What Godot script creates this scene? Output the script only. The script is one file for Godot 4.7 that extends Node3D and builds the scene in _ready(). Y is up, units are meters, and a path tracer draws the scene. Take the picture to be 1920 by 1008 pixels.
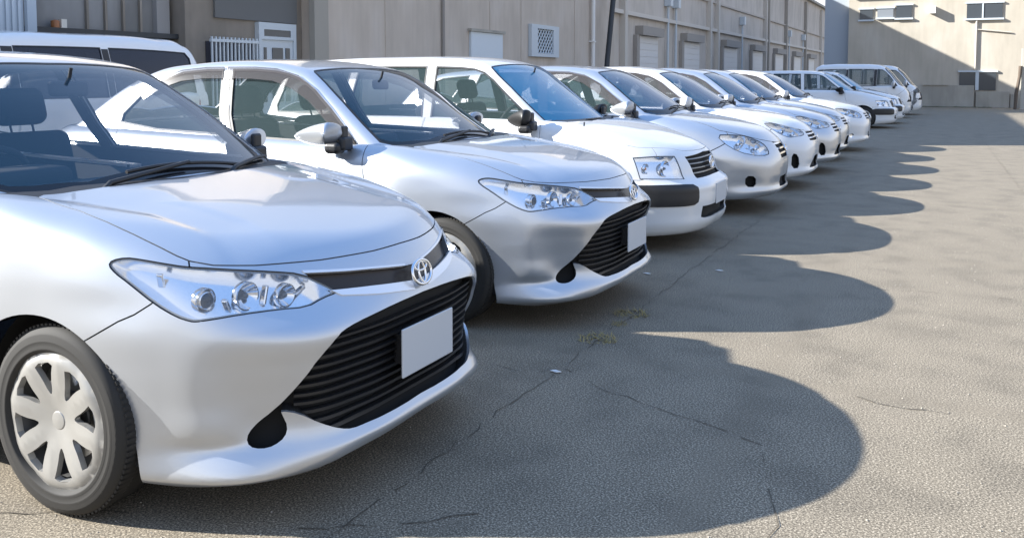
extends Node3D
const AXIO := {
	"levels": [
		[0.10, [[0.66, 0.0], [0.64, 0.25], [0.58, 0.46], [0.46, 0.60], [0.30, 0.69], [0.0, 0.73], [-0.4, 0.74]]],
		[0.135, [[0.74, 0.0], [0.725, 0.27], [0.675, 0.47], [0.56, 0.635], [0.34, 0.735], [0.0, 0.76], [-0.4, 0.77]]],
		[0.165, [[0.81, 0.0], [0.80, 0.28], [0.765, 0.475], [0.640, 0.655], [0.40, 0.752], [0.0, 0.785], [-0.4, 0.79]]],
		[0.21, [[0.853, 0.0], [0.845, 0.3], [0.808, 0.478], [0.652, 0.645], [0.40, 0.752], [0.0, 0.797], [-0.4, 0.807]]],
		[0.24, [[0.862, 0.0], [0.852, 0.3], [0.802, 0.48], [0.648, 0.627], [0.39, 0.749], [0.0, 0.80], [-0.4, 0.812]]],
		[0.262, [[0.838, 0.0], [0.827, 0.3], [0.785, 0.482], [0.642, 0.613], [0.39, 0.747], [0.0, 0.805], [-0.4, 0.818]]],
		[0.30, [[0.835, 0.0], [0.822, 0.3], [0.765, 0.49], [0.64, 0.60], [0.538, 0.698], [0.40, 0.748], [0.0, 0.81], [-0.4, 0.825]]],
		[0.40, [[0.84, 0.0], [0.825, 0.3], [0.77, 0.49], [0.62, 0.625], [0.525, 0.709], [0.40, 0.753], [0.0, 0.82], [-0.4, 0.834]]],
		[0.50, [[0.85, 0.0], [0.838, 0.3], [0.785, 0.49], [0.61, 0.655], [0.52, 0.718], [0.40, 0.759], [0.0, 0.826], [-0.4, 0.840]]],
		[0.60, [[0.86, 0.0], [0.845, 0.3], [0.79, 0.49], [0.59, 0.68], [0.38, 0.765], [0.0, 0.832], [-0.4, 0.843]]],
		[0.68, [[0.825, 0.0], [0.785, 0.28], [0.69, 0.50], [0.52, 0.69], [0.30, 0.772], [0.0, 0.83], [-0.4, 0.842]]],
		[0.76, [[0.785, 0.0], [0.725, 0.30], [0.61, 0.52], [0.44, 0.69], [0.25, 0.772], [0.0, 0.825], [-0.4, 0.836]]],
		[0.84, [[0.74, 0.0], [0.66, 0.32], [0.52, 0.54], [0.34, 0.69], [0.18, 0.762], [0.0, 0.808], [-0.4, 0.822]]],
		[0.95, [[0.60, 0.0], [0.52, 0.3], [0.40, 0.50], [0.22, 0.65], [0.10, 0.715], [0.0, 0.745], [-0.4, 0.785]]],
		[1.10, [[0.40, 0.0], [0.36, 0.25], [0.28, 0.42], [0.15, 0.57], [0.05, 0.63], [0.0, 0.65], [-0.4, 0.70]]],
	],
	"rear": [
		[0.1, [[-2.8, 0.75], [-3.1, 0.70], [-3.3, 0.52], [-3.4, 0.25], [-3.42, 0.0]]],
		[0.3, [[-2.8, 0.82], [-3.2, 0.78], [-3.43, 0.62], [-3.53, 0.3], [-3.55, 0.0]]],
		[0.6, [[-2.8, 0.84], [-3.2, 0.80], [-3.44, 0.64], [-3.54, 0.3], [-3.56, 0.0]]],
		[0.95, [[-2.8, 0.78], [-3.2, 0.73], [-3.40, 0.58], [-3.48, 0.3], [-3.50, 0.0]]],
	],
	"spine": [[-2.8, -2.2, -1.5, -0.9, -0.4], [0.985, 1.004, 1.008, 1.005, 1.0]],
	"hood": [[-3.8, -3.5, -3.2, -2.8, -2.2, -1.0, -0.5, -0.3, 0.0, 0.2, 0.4, 0.6, 0.72, 0.80, 0.88, 1.0], [0.8, 1.0, 1.05, 1.07, 1.06, 1.02, 1.005, 0.99, 0.955, 0.93, 0.895, 0.855, 0.825, 0.795, 0.74, 0.62]],
	"crown": [[-3.5, -0.4, 0.0, 0.5, 0.9], [0.04, 0.025, 0.028, 0.036, 0.045]],
	"roofline": [[-3.4, -3.15, -2.6, -2.4, -2.1, -1.8, -1.5, -1.25, -1.05, -0.8, -0.5, -0.2, 0.1], [0.95, 1.08, 1.375, 1.44, 1.474, 1.489, 1.486, 1.462, 1.422, 1.305, 1.137, 0.965, 0.80]],
	"bow": [[-3.4, -2.4, -1.5, -1.05, -0.6, -0.2], [-0.10, -0.04, 0.0, 0.07, 0.14, 0.20]],
	"rcrown": [[-3.4, -1.0, -0.2], [0.03, 0.028, 0.015]],
	"wb": [[-3.4, -2.8, -2.2, -1.2, -0.7, -0.4, -0.2], [0.66, 0.72, 0.745, 0.745, 0.735, 0.715, 0.69]],
	"cabin": [-3.3, -0.12],
	"kg": 0.06,
	"wheels": {"front": 0.02, "rear": -2.58, "z": 0.728, "r": 0.302, "arch": 0.342, "arch_dx": -0.05, "arch_y": 0.295},
	"door_x": -0.535,
	"fender_end": 52.0, "fender_y": 0.655,
	"hood_edge": [[-0.19, 0.0], [-0.20, 0.2], [-0.215, 0.4], [-0.26, 0.55], [-0.285, 0.60], [-0.275, 0.625], [-0.237, 0.64], [-0.026, 0.664], [0.115, 0.679], [0.23, 0.679], [0.332, 0.670], [0.392, 0.660], [0.431, 0.648], [0.491, 0.612], [0.577, 0.523], [0.643, 0.427], [0.684, 0.347], [0.718, 0.253], [0.746, 0.143], [0.757, 0.0]],
	"cowl_edge": [[-0.17, 0.0], [-0.18, 0.2], [-0.2, 0.4], [-0.25, 0.57], [-0.28, 0.64], [-0.42, 0.70], [-0.47, 0.69], [-0.42, 0.57], [-0.34, 0.4], [-0.31, 0.2], [-0.31, 0.0]],
	"inside": [[-0.30, 0.0], [-0.30, 0.2], [-0.33, 0.4], [-0.41, 0.57], [-0.48, 0.685], [-0.7, 0.715], [-1.2, 0.725], [-2.2, 0.725], [-2.6, 0.70], [-2.72, 0.66], [-2.74, 0.0]],
	"headlight": [[39.1, 0.801], [39.6, 0.815], [41.9, 0.823], [44.2, 0.819], [48.4, 0.806], [51.2, 0.797], [55.4, 0.789], [63.2, 0.770], [68.3, 0.753], [71.7, 0.711], [73.0, 0.690], [73.0, 0.687], [70.3, 0.679], [67.4, 0.663], [63.2, 0.667], [58.1, 0.664], [53.8, 0.654], [52.3, 0.650], [51.4, 0.651], [49.6, 0.663], [46.6, 0.696], [42.5, 0.754], [40.3, 0.780]],
	"bumper": [[43.9, 0.147], [43.0, 0.271], [40.5, 0.40], [37.0, 0.52], [34.8, 0.575], [38.1, 0.611], [40.8, 0.641], [43.4, 0.663], [46.1, 0.697], [48.0, 0.74], [51.9, 0.78], [51.9, 0.84], [70.0, 0.84], [90.0, 0.84], [90.0, 0.205], [78.0, 0.197], [71.6, 0.192], [68.6, 0.180], [65.0, 0.155], [60.0, 0.140], [54.7, 0.130], [50.0, 0.138]],
	"lower": [{"called": "lower_grille", "deep": 0.055, "round": 1, "outline": [[90.0, 0.623], [82.2, 0.620], [76.0, 0.608], [72.2, 0.596], [70.4, 0.582], [67.7, 0.523], [65.0, 0.441], [62.2, 0.368], [59.4, 0.318], [58.5, 0.290], [58.8, 0.264], [60.2, 0.256], [61.9, 0.262], [63.4, 0.282], [63.9, 0.312], [63.2, 0.350], [63.0, 0.362], [65.2, 0.350], [68.1, 0.308], [71.1, 0.275], [73.1, 0.263], [76.0, 0.260], [85.0, 0.259], [90.0, 0.261]], "bars": [[0.27, 0.575, 11, 0.009, 0.024, "black_plastic"]], "bars_from": 64.6}],
	"grille": [{"called": "upper_grille", "deep": 0.018, "round": 0, "mat": "smoke", "outline": [[90.0, 0.715], [88.5, 0.716], [80.9, 0.731], [75.8, 0.739], [68.7, 0.752], [72.4, 0.692], [79.6, 0.683], [87.2, 0.668], [90.0, 0.664]]}],
	"chrome": [[[72.0, 0.694], [73.4, 0.676], [79.6, 0.658], [88.0, 0.638], [88.0, 0.667], [79.6, 0.683]], [[68.5, 0.760], [68.7, 0.752], [75.8, 0.739], [80.9, 0.731], [88.0, 0.716], [88.0, 0.722], [80.9, 0.737], [75.8, 0.746]]],
	"lamps": [[53.6, 0.714, 0.033, "projector"], [59.8, 0.718, 0.040, "bulb"], [65.6, 0.708, 0.033, "bulb"]],
	"lamp_deep": 0.055,
	"fins": [[56.5, 0.70, 0.012, 0.05, 0.5], [62.4, 0.72, 0.012, 0.06, -0.3], [68.0, 0.72, 0.045, 0.010, 0.3], [46.8, 0.770, 0.010, 0.045, 0.3]],
	"emblem": [0.842, 0.690, 0.058, 0.25],
	"plate": [0.872, 0.449],
	"screen": [[-0.225, 0.0], [-0.228, 0.16], [-0.247, 0.403], [-0.33, 0.575], [-0.40, 0.655], [-0.462, 0.694], [-0.592, 0.668], [-0.782, 0.618], [-0.95, 0.565], [-1.07, 0.520], [-1.095, 0.490], [-1.085, 0.3], [-1.07, 0.0]],
	"frit": [[-0.227, 0.0], [-0.23, 0.16], [-0.249, 0.403], [-0.332, 0.572], [-0.402, 0.65], [-0.462, 0.69], [-0.49, 0.68], [-0.42, 0.63], [-0.385, 0.57], [-0.315, 0.403], [-0.298, 0.16], [-0.295, 0.0]],
	"backlight": [[-2.50, 0.0], [-2.52, 0.48], [-2.98, 0.58], [-3.08, 0.0]],
	"windows": [[[-0.575, 0.955], [-0.684, 1.051], [-0.831, 1.172], [-0.985, 1.283], [-1.06, 1.325], [-1.133, 1.358], [-1.22, 1.383], [-1.318, 1.400], [-1.495, 1.413], [-1.68, 1.414], [-1.60, 1.127], [-1.53, 1.000], [-1.075, 0.985], [-0.80, 0.970]], [[-1.62, 1.004], [-1.69, 1.14], [-1.765, 1.412], [-1.91, 1.412], [-2.128, 1.395], [-2.30, 1.34], [-2.46, 1.24], [-2.58, 1.12], [-2.58, 1.06], [-2.2, 1.02]]],
	"visors": [[[-0.60, 0.978], [-0.684, 1.062], [-0.831, 1.183], [-0.985, 1.294], [-1.133, 1.370], [-1.318, 1.412], [-1.495, 1.424], [-1.725, 1.425], [-1.70, 1.352], [-1.495, 1.350], [-1.318, 1.337], [-1.16, 1.292], [-1.0, 1.215], [-0.86, 1.115], [-0.70, 0.985]], [[-1.735, 1.352], [-1.76, 1.425], [-1.91, 1.424], [-2.128, 1.407], [-2.30, 1.352], [-2.46, 1.252], [-2.40, 1.21], [-2.26, 1.29], [-2.1, 1.335], [-1.91, 1.352]]],
	"pillar_trim": [[[-1.54, 1.00], [-1.61, 1.127], [-1.682, 1.352], [-1.70, 1.352], [-1.63, 1.127], [-1.56, 1.00]], [[-1.578, 1.00], [-1.652, 1.127], [-1.722, 1.352], [-1.727, 1.352], [-1.657, 1.127], [-1.583, 1.00]]],
	"doors": [[[-0.535, 1.15], [-0.50, 0.86], [-0.45, 0.70], [-0.42, 0.45], [-0.45, 0.25], [-1.55, 0.25], [-1.57, 0.6], [-1.58, 1.15]], [[-1.59, 1.15], [-1.58, 0.6], [-1.56, 0.25], [-2.20, 0.25], [-2.28, 0.5], [-2.50, 0.78], [-2.62, 1.15]]],
	"handles": [[-1.38, 0.86], [-2.34, 0.88]],
	"tail": [[[-3.2, 0.90], [-3.2, 0.80], [-3.42, 0.70], [-3.42, 0.92]]],
	"dash": [-0.36, 0.965, -0.93, 1.315],
	"mirror": {"at": Vector3(-0.615, 1.045, 0.845), "len": 0.30, "h": 0.135, "corner": [[-0.585, 0.962], [-0.70, 1.058], [-0.735, 1.03], [-0.74, 0.968]]},
	"wipers": [[-0.285, 0.26, -0.262, -0.30, -0.235, 0.40], [-0.285, -0.36, -0.40, -0.62, -0.225, -0.22]],
}
# a rounder silver hatchback: the nearest sedan's body with its own nose
const HATCH := {
	"levels": [
		[0.10, [[0.66, 0.0], [0.64, 0.25], [0.58, 0.46], [0.46, 0.60], [0.30, 0.69], [0.0, 0.73], [-0.4, 0.74]]],
		[0.18, [[0.80, 0.0], [0.785, 0.28], [0.73, 0.475], [0.60, 0.640], [0.37, 0.745], [0.0, 0.785], [-0.4, 0.79]]],
		[0.23, [[0.865, 0.0], [0.85, 0.3], [0.795, 0.48], [0.645, 0.63], [0.39, 0.75], [0.0, 0.80], [-0.4, 0.812]]],
		[0.28, [[0.85, 0.0], [0.835, 0.3], [0.785, 0.48], [0.64, 0.62], [0.40, 0.748], [0.0, 0.808], [-0.4, 0.822]]],
		[0.40, [[0.862, 0.0], [0.848, 0.3], [0.79, 0.49], [0.64, 0.635], [0.41, 0.752], [0.0, 0.82], [-0.4, 0.834]]],
		[0.50, [[0.87, 0.0], [0.852, 0.3], [0.79, 0.49], [0.63, 0.655], [0.41, 0.757], [0.0, 0.826], [-0.4, 0.840]]],
		[0.57, [[0.86, 0.0], [0.84, 0.3], [0.77, 0.49], [0.60, 0.665], [0.39, 0.765], [0.0, 0.832], [-0.4, 0.843]]],
		[0.68, [[0.82, 0.0], [0.78, 0.3], [0.68, 0.50], [0.51, 0.67], [0.31, 0.765], [0.0, 0.83], [-0.4, 0.842]]],
		[0.76, [[0.77, 0.0], [0.715, 0.30], [0.60, 0.50], [0.42, 0.67], [0.24, 0.765], [0.0, 0.825], [-0.4, 0.836]]],
		[0.84, [[0.70, 0.0], [0.63, 0.32], [0.49, 0.52], [0.32, 0.67], [0.18, 0.752], [0.0, 0.808], [-0.4, 0.822]]],
		[0.95, [[0.55, 0.0], [0.48, 0.3], [0.37, 0.48], [0.22, 0.63], [0.10, 0.70], [0.0, 0.745], [-0.4, 0.785]]],
		[1.10, [[0.40, 0.0], [0.36, 0.25], [0.28, 0.42], [0.15, 0.57], [0.05, 0.63], [0.0, 0.65], [-0.4, 0.70]]],
	],
	"hood": [[-3.8, -3.5, -3.2, -2.8, -2.2, -1.0, -0.5, -0.3, 0.0, 0.2, 0.4, 0.6, 0.72, 0.80, 0.88, 1.0], [1.0, 1.04, 1.06, 1.07, 1.06, 1.03, 1.015, 1.0, 0.962, 0.932, 0.892, 0.838, 0.79, 0.74, 0.66, 0.5]],
	"roofline": [[-3.7, -3.5, -3.3, -3.0, -2.6, -2.1, -1.8, -1.5, -1.25, -1.0, -0.8, -0.5, -0.2, 0.1], [0.9, 1.12, 1.32, 1.42, 1.46, 1.49, 1.50, 1.50, 1.485, 1.445, 1.36, 1.185, 1.0, 0.82]],
	"cabin": [-3.5, -0.1],
	"headlight": [[44.8, 0.797], [54.7, 0.797], [62.6, 0.782], [69.8, 0.712], [71.0, 0.650], [69.2, 0.590], [58.0, 0.602], [50.0, 0.675]],
	"bumper": [[44.5, 0.147], [43.5, 0.271], [41.5, 0.40], [38.0, 0.52], [35.8, 0.575], [40.8, 0.641], [45.0, 0.68], [49.0, 0.72], [51.9, 0.76], [51.9, 0.84], [70.0, 0.84], [90.0, 0.84], [90.0, 0.185], [71.6, 0.18], [60.0, 0.17], [50.0, 0.155]],
	"hood_edge": [[-0.17, 0.0], [-0.18, 0.2], [-0.2, 0.4], [-0.25, 0.55], [-0.28, 0.62], [-0.026, 0.655], [0.2, 0.665], [0.33, 0.655], [0.43, 0.60], [0.577, 0.50], [0.68, 0.40], [0.75, 0.28], [0.79, 0.143], [0.80, 0.0]],
	"grille": [{"called": "upper_grille", "deep": 0.030, "round": 0, "outline": [[90.0, 0.722], [78.8, 0.716], [80.0, 0.64], [81.5, 0.549], [90.0, 0.548]], "bars": [[0.57, 0.72, 3, 0.016, 0.008, "chrome"]]}],
	"lower": [{"called": "fog_lamp_pocket", "deep": 0.06, "round": 1, "sides": "each", "outline": [[56.3, 0.398], [61.2, 0.392], [61.8, 0.284], [56.8, 0.286]]}, {"called": "lower_grille", "deep": 0.04, "round": 0, "outline": [[90.0, 0.357], [81.0, 0.362], [80.6, 0.262], [90.0, 0.255]]}],
	"screen_mat": "teal_glass",
	"lamp_round": 1,
	"lamps": [[57.0, 0.715, 0.045, "bulb"], [65.5, 0.665, 0.040, "bulb"]],
	"chrome": [],
	"fins": [[61.0, 0.75, 0.14, 0.01, 0.2], [61.5, 0.69, 0.012, 0.06, 0.3]],
	"emblem": [0.862, 0.64, 0.05, 0.3],
	"plate": null,
	"screen": [[-0.215, 0.0], [-0.218, 0.16], [-0.235, 0.403], [-0.31, 0.575], [-0.37, 0.655], [-0.43, 0.69], [-0.56, 0.668], [-0.75, 0.62], [-0.92, 0.565], [-1.0, 0.525], [-1.02, 0.49], [-1.005, 0.3], [-0.99, 0.0]],
	"backlight": [[-3.22, 0.0], [-3.24, 0.50], [-3.42, 0.55], [-3.45, 0.0]],
	"windows": [[[-0.50, 0.972], [-0.65, 1.07], [-0.80, 1.18], [-0.95, 1.29], [-1.05, 1.345], [-1.133, 1.375], [-1.318, 1.408], [-1.58, 1.42], [-1.53, 1.127], [-1.50, 1.000], [-1.075, 0.992], [-0.80, 0.982]], [[-1.60, 1.004], [-1.63, 1.14], [-1.68, 1.42], [-2.1, 1.415], [-2.4, 1.40], [-2.5, 1.12], [-2.5, 1.03], [-2.2, 1.02]], [[-2.6, 1.06], [-2.55, 1.38], [-2.9, 1.35], [-3.15, 1.26], [-3.2, 1.12]]],
	"visors": [[[-0.64, 1.082], [-0.80, 1.191], [-0.95, 1.301], [-1.133, 1.387], [-1.318, 1.42], [-1.62, 1.432], [-1.61, 1.362], [-1.318, 1.345], [-1.15, 1.305], [-1.0, 1.22], [-0.85, 1.12], [-0.70, 1.03]]],
	"pillar_trim": [[[-1.51, 1.0], [-1.585, 1.42], [-1.675, 1.42], [-1.595, 1.0]]],
	"mirror": {"at": Vector3(-0.49, 1.055, 0.845), "len": 0.25, "h": 0.15, "corner": [[-0.51, 0.977], [-0.64, 1.065], [-0.66, 1.03], [-0.66, 0.98]]},
}
# a saloon with narrow lamps: everything else as the hatchback's nose, with a sedan's tail
const SALOON := {
	"roofline": [[-3.4, -3.15, -2.6, -2.4, -2.1, -1.8, -1.5, -1.25, -1.05, -0.8, -0.5, -0.2, 0.1], [0.98, 1.10, 1.39, 1.455, 1.495, 1.512, 1.512, 1.49, 1.455, 1.36, 1.185, 1.005, 0.83]],
	"cabin": [-3.3, -0.1],
	"backlight": [[-2.50, 0.0], [-2.52, 0.48], [-2.98, 0.58], [-3.08, 0.0]],
	"headlight": [[47.2, 0.812], [50.0, 0.818], [56.3, 0.812], [65.1, 0.779], [71.8, 0.742], [74.0, 0.683], [70.0, 0.660], [64.9, 0.656], [59.6, 0.644], [55.4, 0.682], [51.5, 0.739]],
	"grille": [{"called": "upper_grille", "deep": 0.030, "round": 0, "outline": [[90.0, 0.735], [76.0, 0.738], [76.2, 0.60], [90.0, 0.59]], "bars": [[0.66, 0.735, 2, 0.016, 0.006, "bright_trim"], [0.62, 0.645, 1, 0.016, 0.006, "bright_trim"]]}],
	"lower": [{"called": "fog_lamp_pocket", "deep": 0.06, "round": 1, "sides": "each", "outline": [[59.5, 0.462], [63.4, 0.444], [65.4, 0.282], [60.4, 0.272]]}, {"called": "lower_grille", "deep": 0.04, "round": 0, "outline": [[90.0, 0.408], [83.0, 0.402], [75.0, 0.272], [90.0, 0.264]]}],
	"lamps": [[58.0, 0.725, 0.034, "projector"], [65.5, 0.685, 0.038, "bulb"]],
	"windows": [[[-0.50, 0.972], [-0.65, 1.07], [-0.80, 1.18], [-0.95, 1.29], [-1.05, 1.345], [-1.133, 1.375], [-1.318, 1.415], [-1.58, 1.425], [-1.53, 1.127], [-1.50, 1.000], [-1.075, 0.992], [-0.80, 0.982]], [[-1.60, 1.004], [-1.63, 1.14], [-1.68, 1.425], [-1.91, 1.425], [-2.128, 1.405], [-2.30, 1.35], [-2.46, 1.25], [-2.58, 1.13], [-2.58, 1.06], [-2.2, 1.02]]],
	"lamp_round": 1,
}
# a plain white wagon with black corner guards on its bumper
const WAGON := {
	"levels": [
		[0.10, [[0.60, 0.0], [0.58, 0.3], [0.50, 0.5], [0.38, 0.62], [0.25, 0.70], [0.0, 0.73], [-0.4, 0.74]]],
		[0.145, [[0.72, 0.0], [0.70, 0.33], [0.62, 0.52], [0.45, 0.67], [0.28, 0.735], [0.0, 0.77], [-0.4, 0.78]]],
		[0.20, [[0.775, 0.0], [0.75, 0.36], [0.67, 0.54], [0.485, 0.695], [0.30, 0.757], [0.0, 0.795], [-0.4, 0.805]]],
		[0.30, [[0.79, 0.0], [0.765, 0.37], [0.685, 0.55], [0.495, 0.708], [0.30, 0.768], [0.0, 0.808], [-0.4, 0.822]]],
		[0.45, [[0.80, 0.0], [0.775, 0.38], [0.695, 0.56], [0.50, 0.718], [0.30, 0.778], [0.0, 0.818], [-0.4, 0.833]]],
		[0.53, [[0.788, 0.0], [0.76, 0.38], [0.675, 0.56], [0.48, 0.717], [0.29, 0.778], [0.0, 0.822], [-0.4, 0.837]]],
		[0.57, [[0.740, 0.0], [0.70, 0.375], [0.615, 0.56], [0.44, 0.712], [0.27, 0.775], [0.0, 0.822], [-0.4, 0.838]]],
		[0.66, [[0.715, 0.0], [0.665, 0.37], [0.57, 0.555], [0.41, 0.700], [0.25, 0.767], [0.0, 0.818], [-0.4, 0.836]]],
		[0.74, [[0.69, 0.0], [0.63, 0.37], [0.525, 0.55], [0.365, 0.688], [0.21, 0.757], [0.0, 0.808], [-0.4, 0.828]]],
		[0.82, [[0.63, 0.0], [0.56, 0.36], [0.455, 0.53], [0.30, 0.665], [0.16, 0.735], [0.0, 0.785], [-0.4, 0.815]]],
		[0.95, [[0.45, 0.0], [0.40, 0.32], [0.32, 0.48], [0.20, 0.61], [0.09, 0.69], [0.0, 0.735], [-0.4, 0.785]]],
		[1.10, [[0.30, 0.0], [0.28, 0.25], [0.22, 0.42], [0.12, 0.55], [0.05, 0.62], [0.0, 0.66], [-0.4, 0.73]]],
	],
	"rear": [
		[0.1, [[-2.8, 0.75], [-3.1, 0.70], [-3.3, 0.55], [-3.36, 0.25], [-3.37, 0.0]]],
		[0.3, [[-2.8, 0.82], [-3.2, 0.79], [-3.43, 0.66], [-3.47, 0.3], [-3.48, 0.0]]],
		[0.6, [[-2.8, 0.84], [-3.2, 0.81], [-3.44, 0.68], [-3.48, 0.3], [-3.49, 0.0]]],
		[0.95, [[-2.8, 0.80], [-3.2, 0.77], [-3.42, 0.64], [-3.45, 0.3], [-3.46, 0.0]]],
	],
	"hood": [[-3.8, -3.4, -3.0, -2.0, -1.0, -0.5, -0.3, 0.0, 0.2, 0.4, 0.56, 0.64, 0.70, 0.78, 0.9], [1.0, 1.05, 1.06, 1.06, 1.05, 1.035, 1.02, 0.965, 0.918, 0.862, 0.812, 0.78, 0.735, 0.65, 0.5]],
	"crown": [[-3.5, -0.4, 0.0, 0.5, 0.9], [0.02, 0.02, 0.022, 0.03, 0.03]],
	"roofline": [[-3.75, -3.5, -3.42, -3.3, -3.1, -2.8, -2.0, -1.6, -1.3, -1.12, -0.98, -0.8, -0.5, -0.25, 0.0], [0.8, 1.05, 1.25, 1.46, 1.525, 1.545, 1.56, 1.557, 1.54, 1.51, 1.465, 1.35, 1.145, 0.975, 0.82]],
	"cabin": [-3.5, -0.12],
	"tumble": 0.30,
	"wb": [[-3.5, -2.8, -2.2, -1.2, -0.7, -0.4, -0.2], [0.70, 0.745, 0.75, 0.75, 0.742, 0.72, 0.69]],
	"wheels": {"front": 0.0, "rear": -2.55, "z": 0.725, "r": 0.292, "arch": 0.335, "arch_dx": -0.02, "arch_y": 0.292, "kind": "plain"},
	"hood_edge": [[-0.20, 0.0], [-0.21, 0.2], [-0.225, 0.4], [-0.27, 0.55], [-0.30, 0.64], [-0.05, 0.685], [0.1, 0.695], [0.23, 0.69], [0.30, 0.66], [0.40, 0.575], [0.50, 0.45], [0.58, 0.35], [0.62, 0.2], [0.635, 0.0]],
	"headlight": [[43.4, 0.742], [45.2, 0.582], [63.6, 0.574], [62.3, 0.748], [53.0, 0.752]],
	"lamp_round": 0,
	"bumper": [[42.5, 0.12], [42.0, 0.271], [40.5, 0.40], [38.0, 0.51], [38.0, 0.575], [45.0, 0.572], [53.9, 0.62], [53.9, 0.74], [53.9, 0.83], [75.0, 0.83], [90.0, 0.83], [90.0, 0.15], [71.6, 0.145], [60.0, 0.14], [50.0, 0.13]],
	"grille": [{"called": "upper_grille", "deep": 0.030, "round": 0, "outline": [[90.0, 0.755], [67.9, 0.738], [71.1, 0.569], [90.0, 0.572]], "bars": [[0.59, 0.74, 4, 0.009, 0.010, "lamp_seal"]]}],
	"lower": [{"called": "lower_grille", "deep": 0.05, "round": 0, "outline": [[90.0, 0.356], [70.4, 0.356], [70.0, 0.27], [72.5, 0.258], [90.0, 0.254]]}],
	"guards": [[[36.0, 0.535], [36.0, 0.37], [60.0, 0.37], [66.8, 0.378], [67.7, 0.451], [66.8, 0.530], [60.0, 0.538]]],
	"lamps": [[48.5, 0.665, 0.035, "amber"], [57.0, 0.665, 0.058, "bulb"]],
	"lamp_deep": 0.05,
	"chrome": [],
	"emblem": [0.718, 0.67, 0.066, 0.1],
	"plate": [0.806, 0.43],
	"screen": [[-0.24, 0.0], [-0.243, 0.16], [-0.265, 0.403], [-0.34, 0.575], [-0.40, 0.645], [-0.47, 0.675], [-0.62, 0.655], [-0.82, 0.615], [-0.96, 0.585], [-1.04, 0.55], [-1.055, 0.52], [-1.04, 0.3], [-1.03, 0.0]],
	"backlight": [[-3.36, 0.0], [-3.37, 0.52], [-3.46, 0.56], [-3.47, 0.0]],
	"windows": [[[-0.53, 0.99], [-0.66, 1.085], [-0.82, 1.21], [-0.98, 1.34], [-1.08, 1.405], [-1.18, 1.435], [-1.32, 1.45], [-1.56, 1.458], [-1.54, 1.2], [-1.53, 1.01], [-1.1, 1.0]], [[-1.62, 1.012], [-1.64, 1.2], [-1.66, 1.458], [-2.0, 1.462], [-2.38, 1.46], [-2.40, 1.25], [-2.42, 1.02]], [[-2.50, 1.025], [-2.47, 1.455], [-3.1, 1.43], [-3.2, 1.38], [-3.28, 1.1], [-3.25, 1.04]]],
	"visors": [],
	"pillar_trim": [],
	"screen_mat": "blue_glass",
	"fins": [],
	"doors": [[[-0.50, 1.15], [-0.47, 0.86], [-0.43, 0.70], [-0.40, 0.45], [-0.43, 0.25], [-1.56, 0.25], [-1.575, 0.6], [-1.58, 1.15]], [[-1.59, 1.15], [-1.585, 0.6], [-1.57, 0.25], [-2.16, 0.25], [-2.24, 0.5], [-2.42, 0.78], [-2.46, 1.15]]],
	"door_x": -0.50, "fender_end": 54.0, "fender_y": 0.64,
	"handles": [[-1.40, 0.86], [-2.28, 0.87]],
	"handle_paint": "black",
	"mirror": {"at": Vector3(-0.52, 1.04, 0.86), "len": 0.20, "h": 0.145, "paint": "black_plastic", "corner": [[-0.54, 0.99], [-0.66, 1.085], [-0.67, 1.05], [-0.67, 0.995]]},
	"dash": [-0.36, 1.0, -0.90, 1.36],
}
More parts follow.
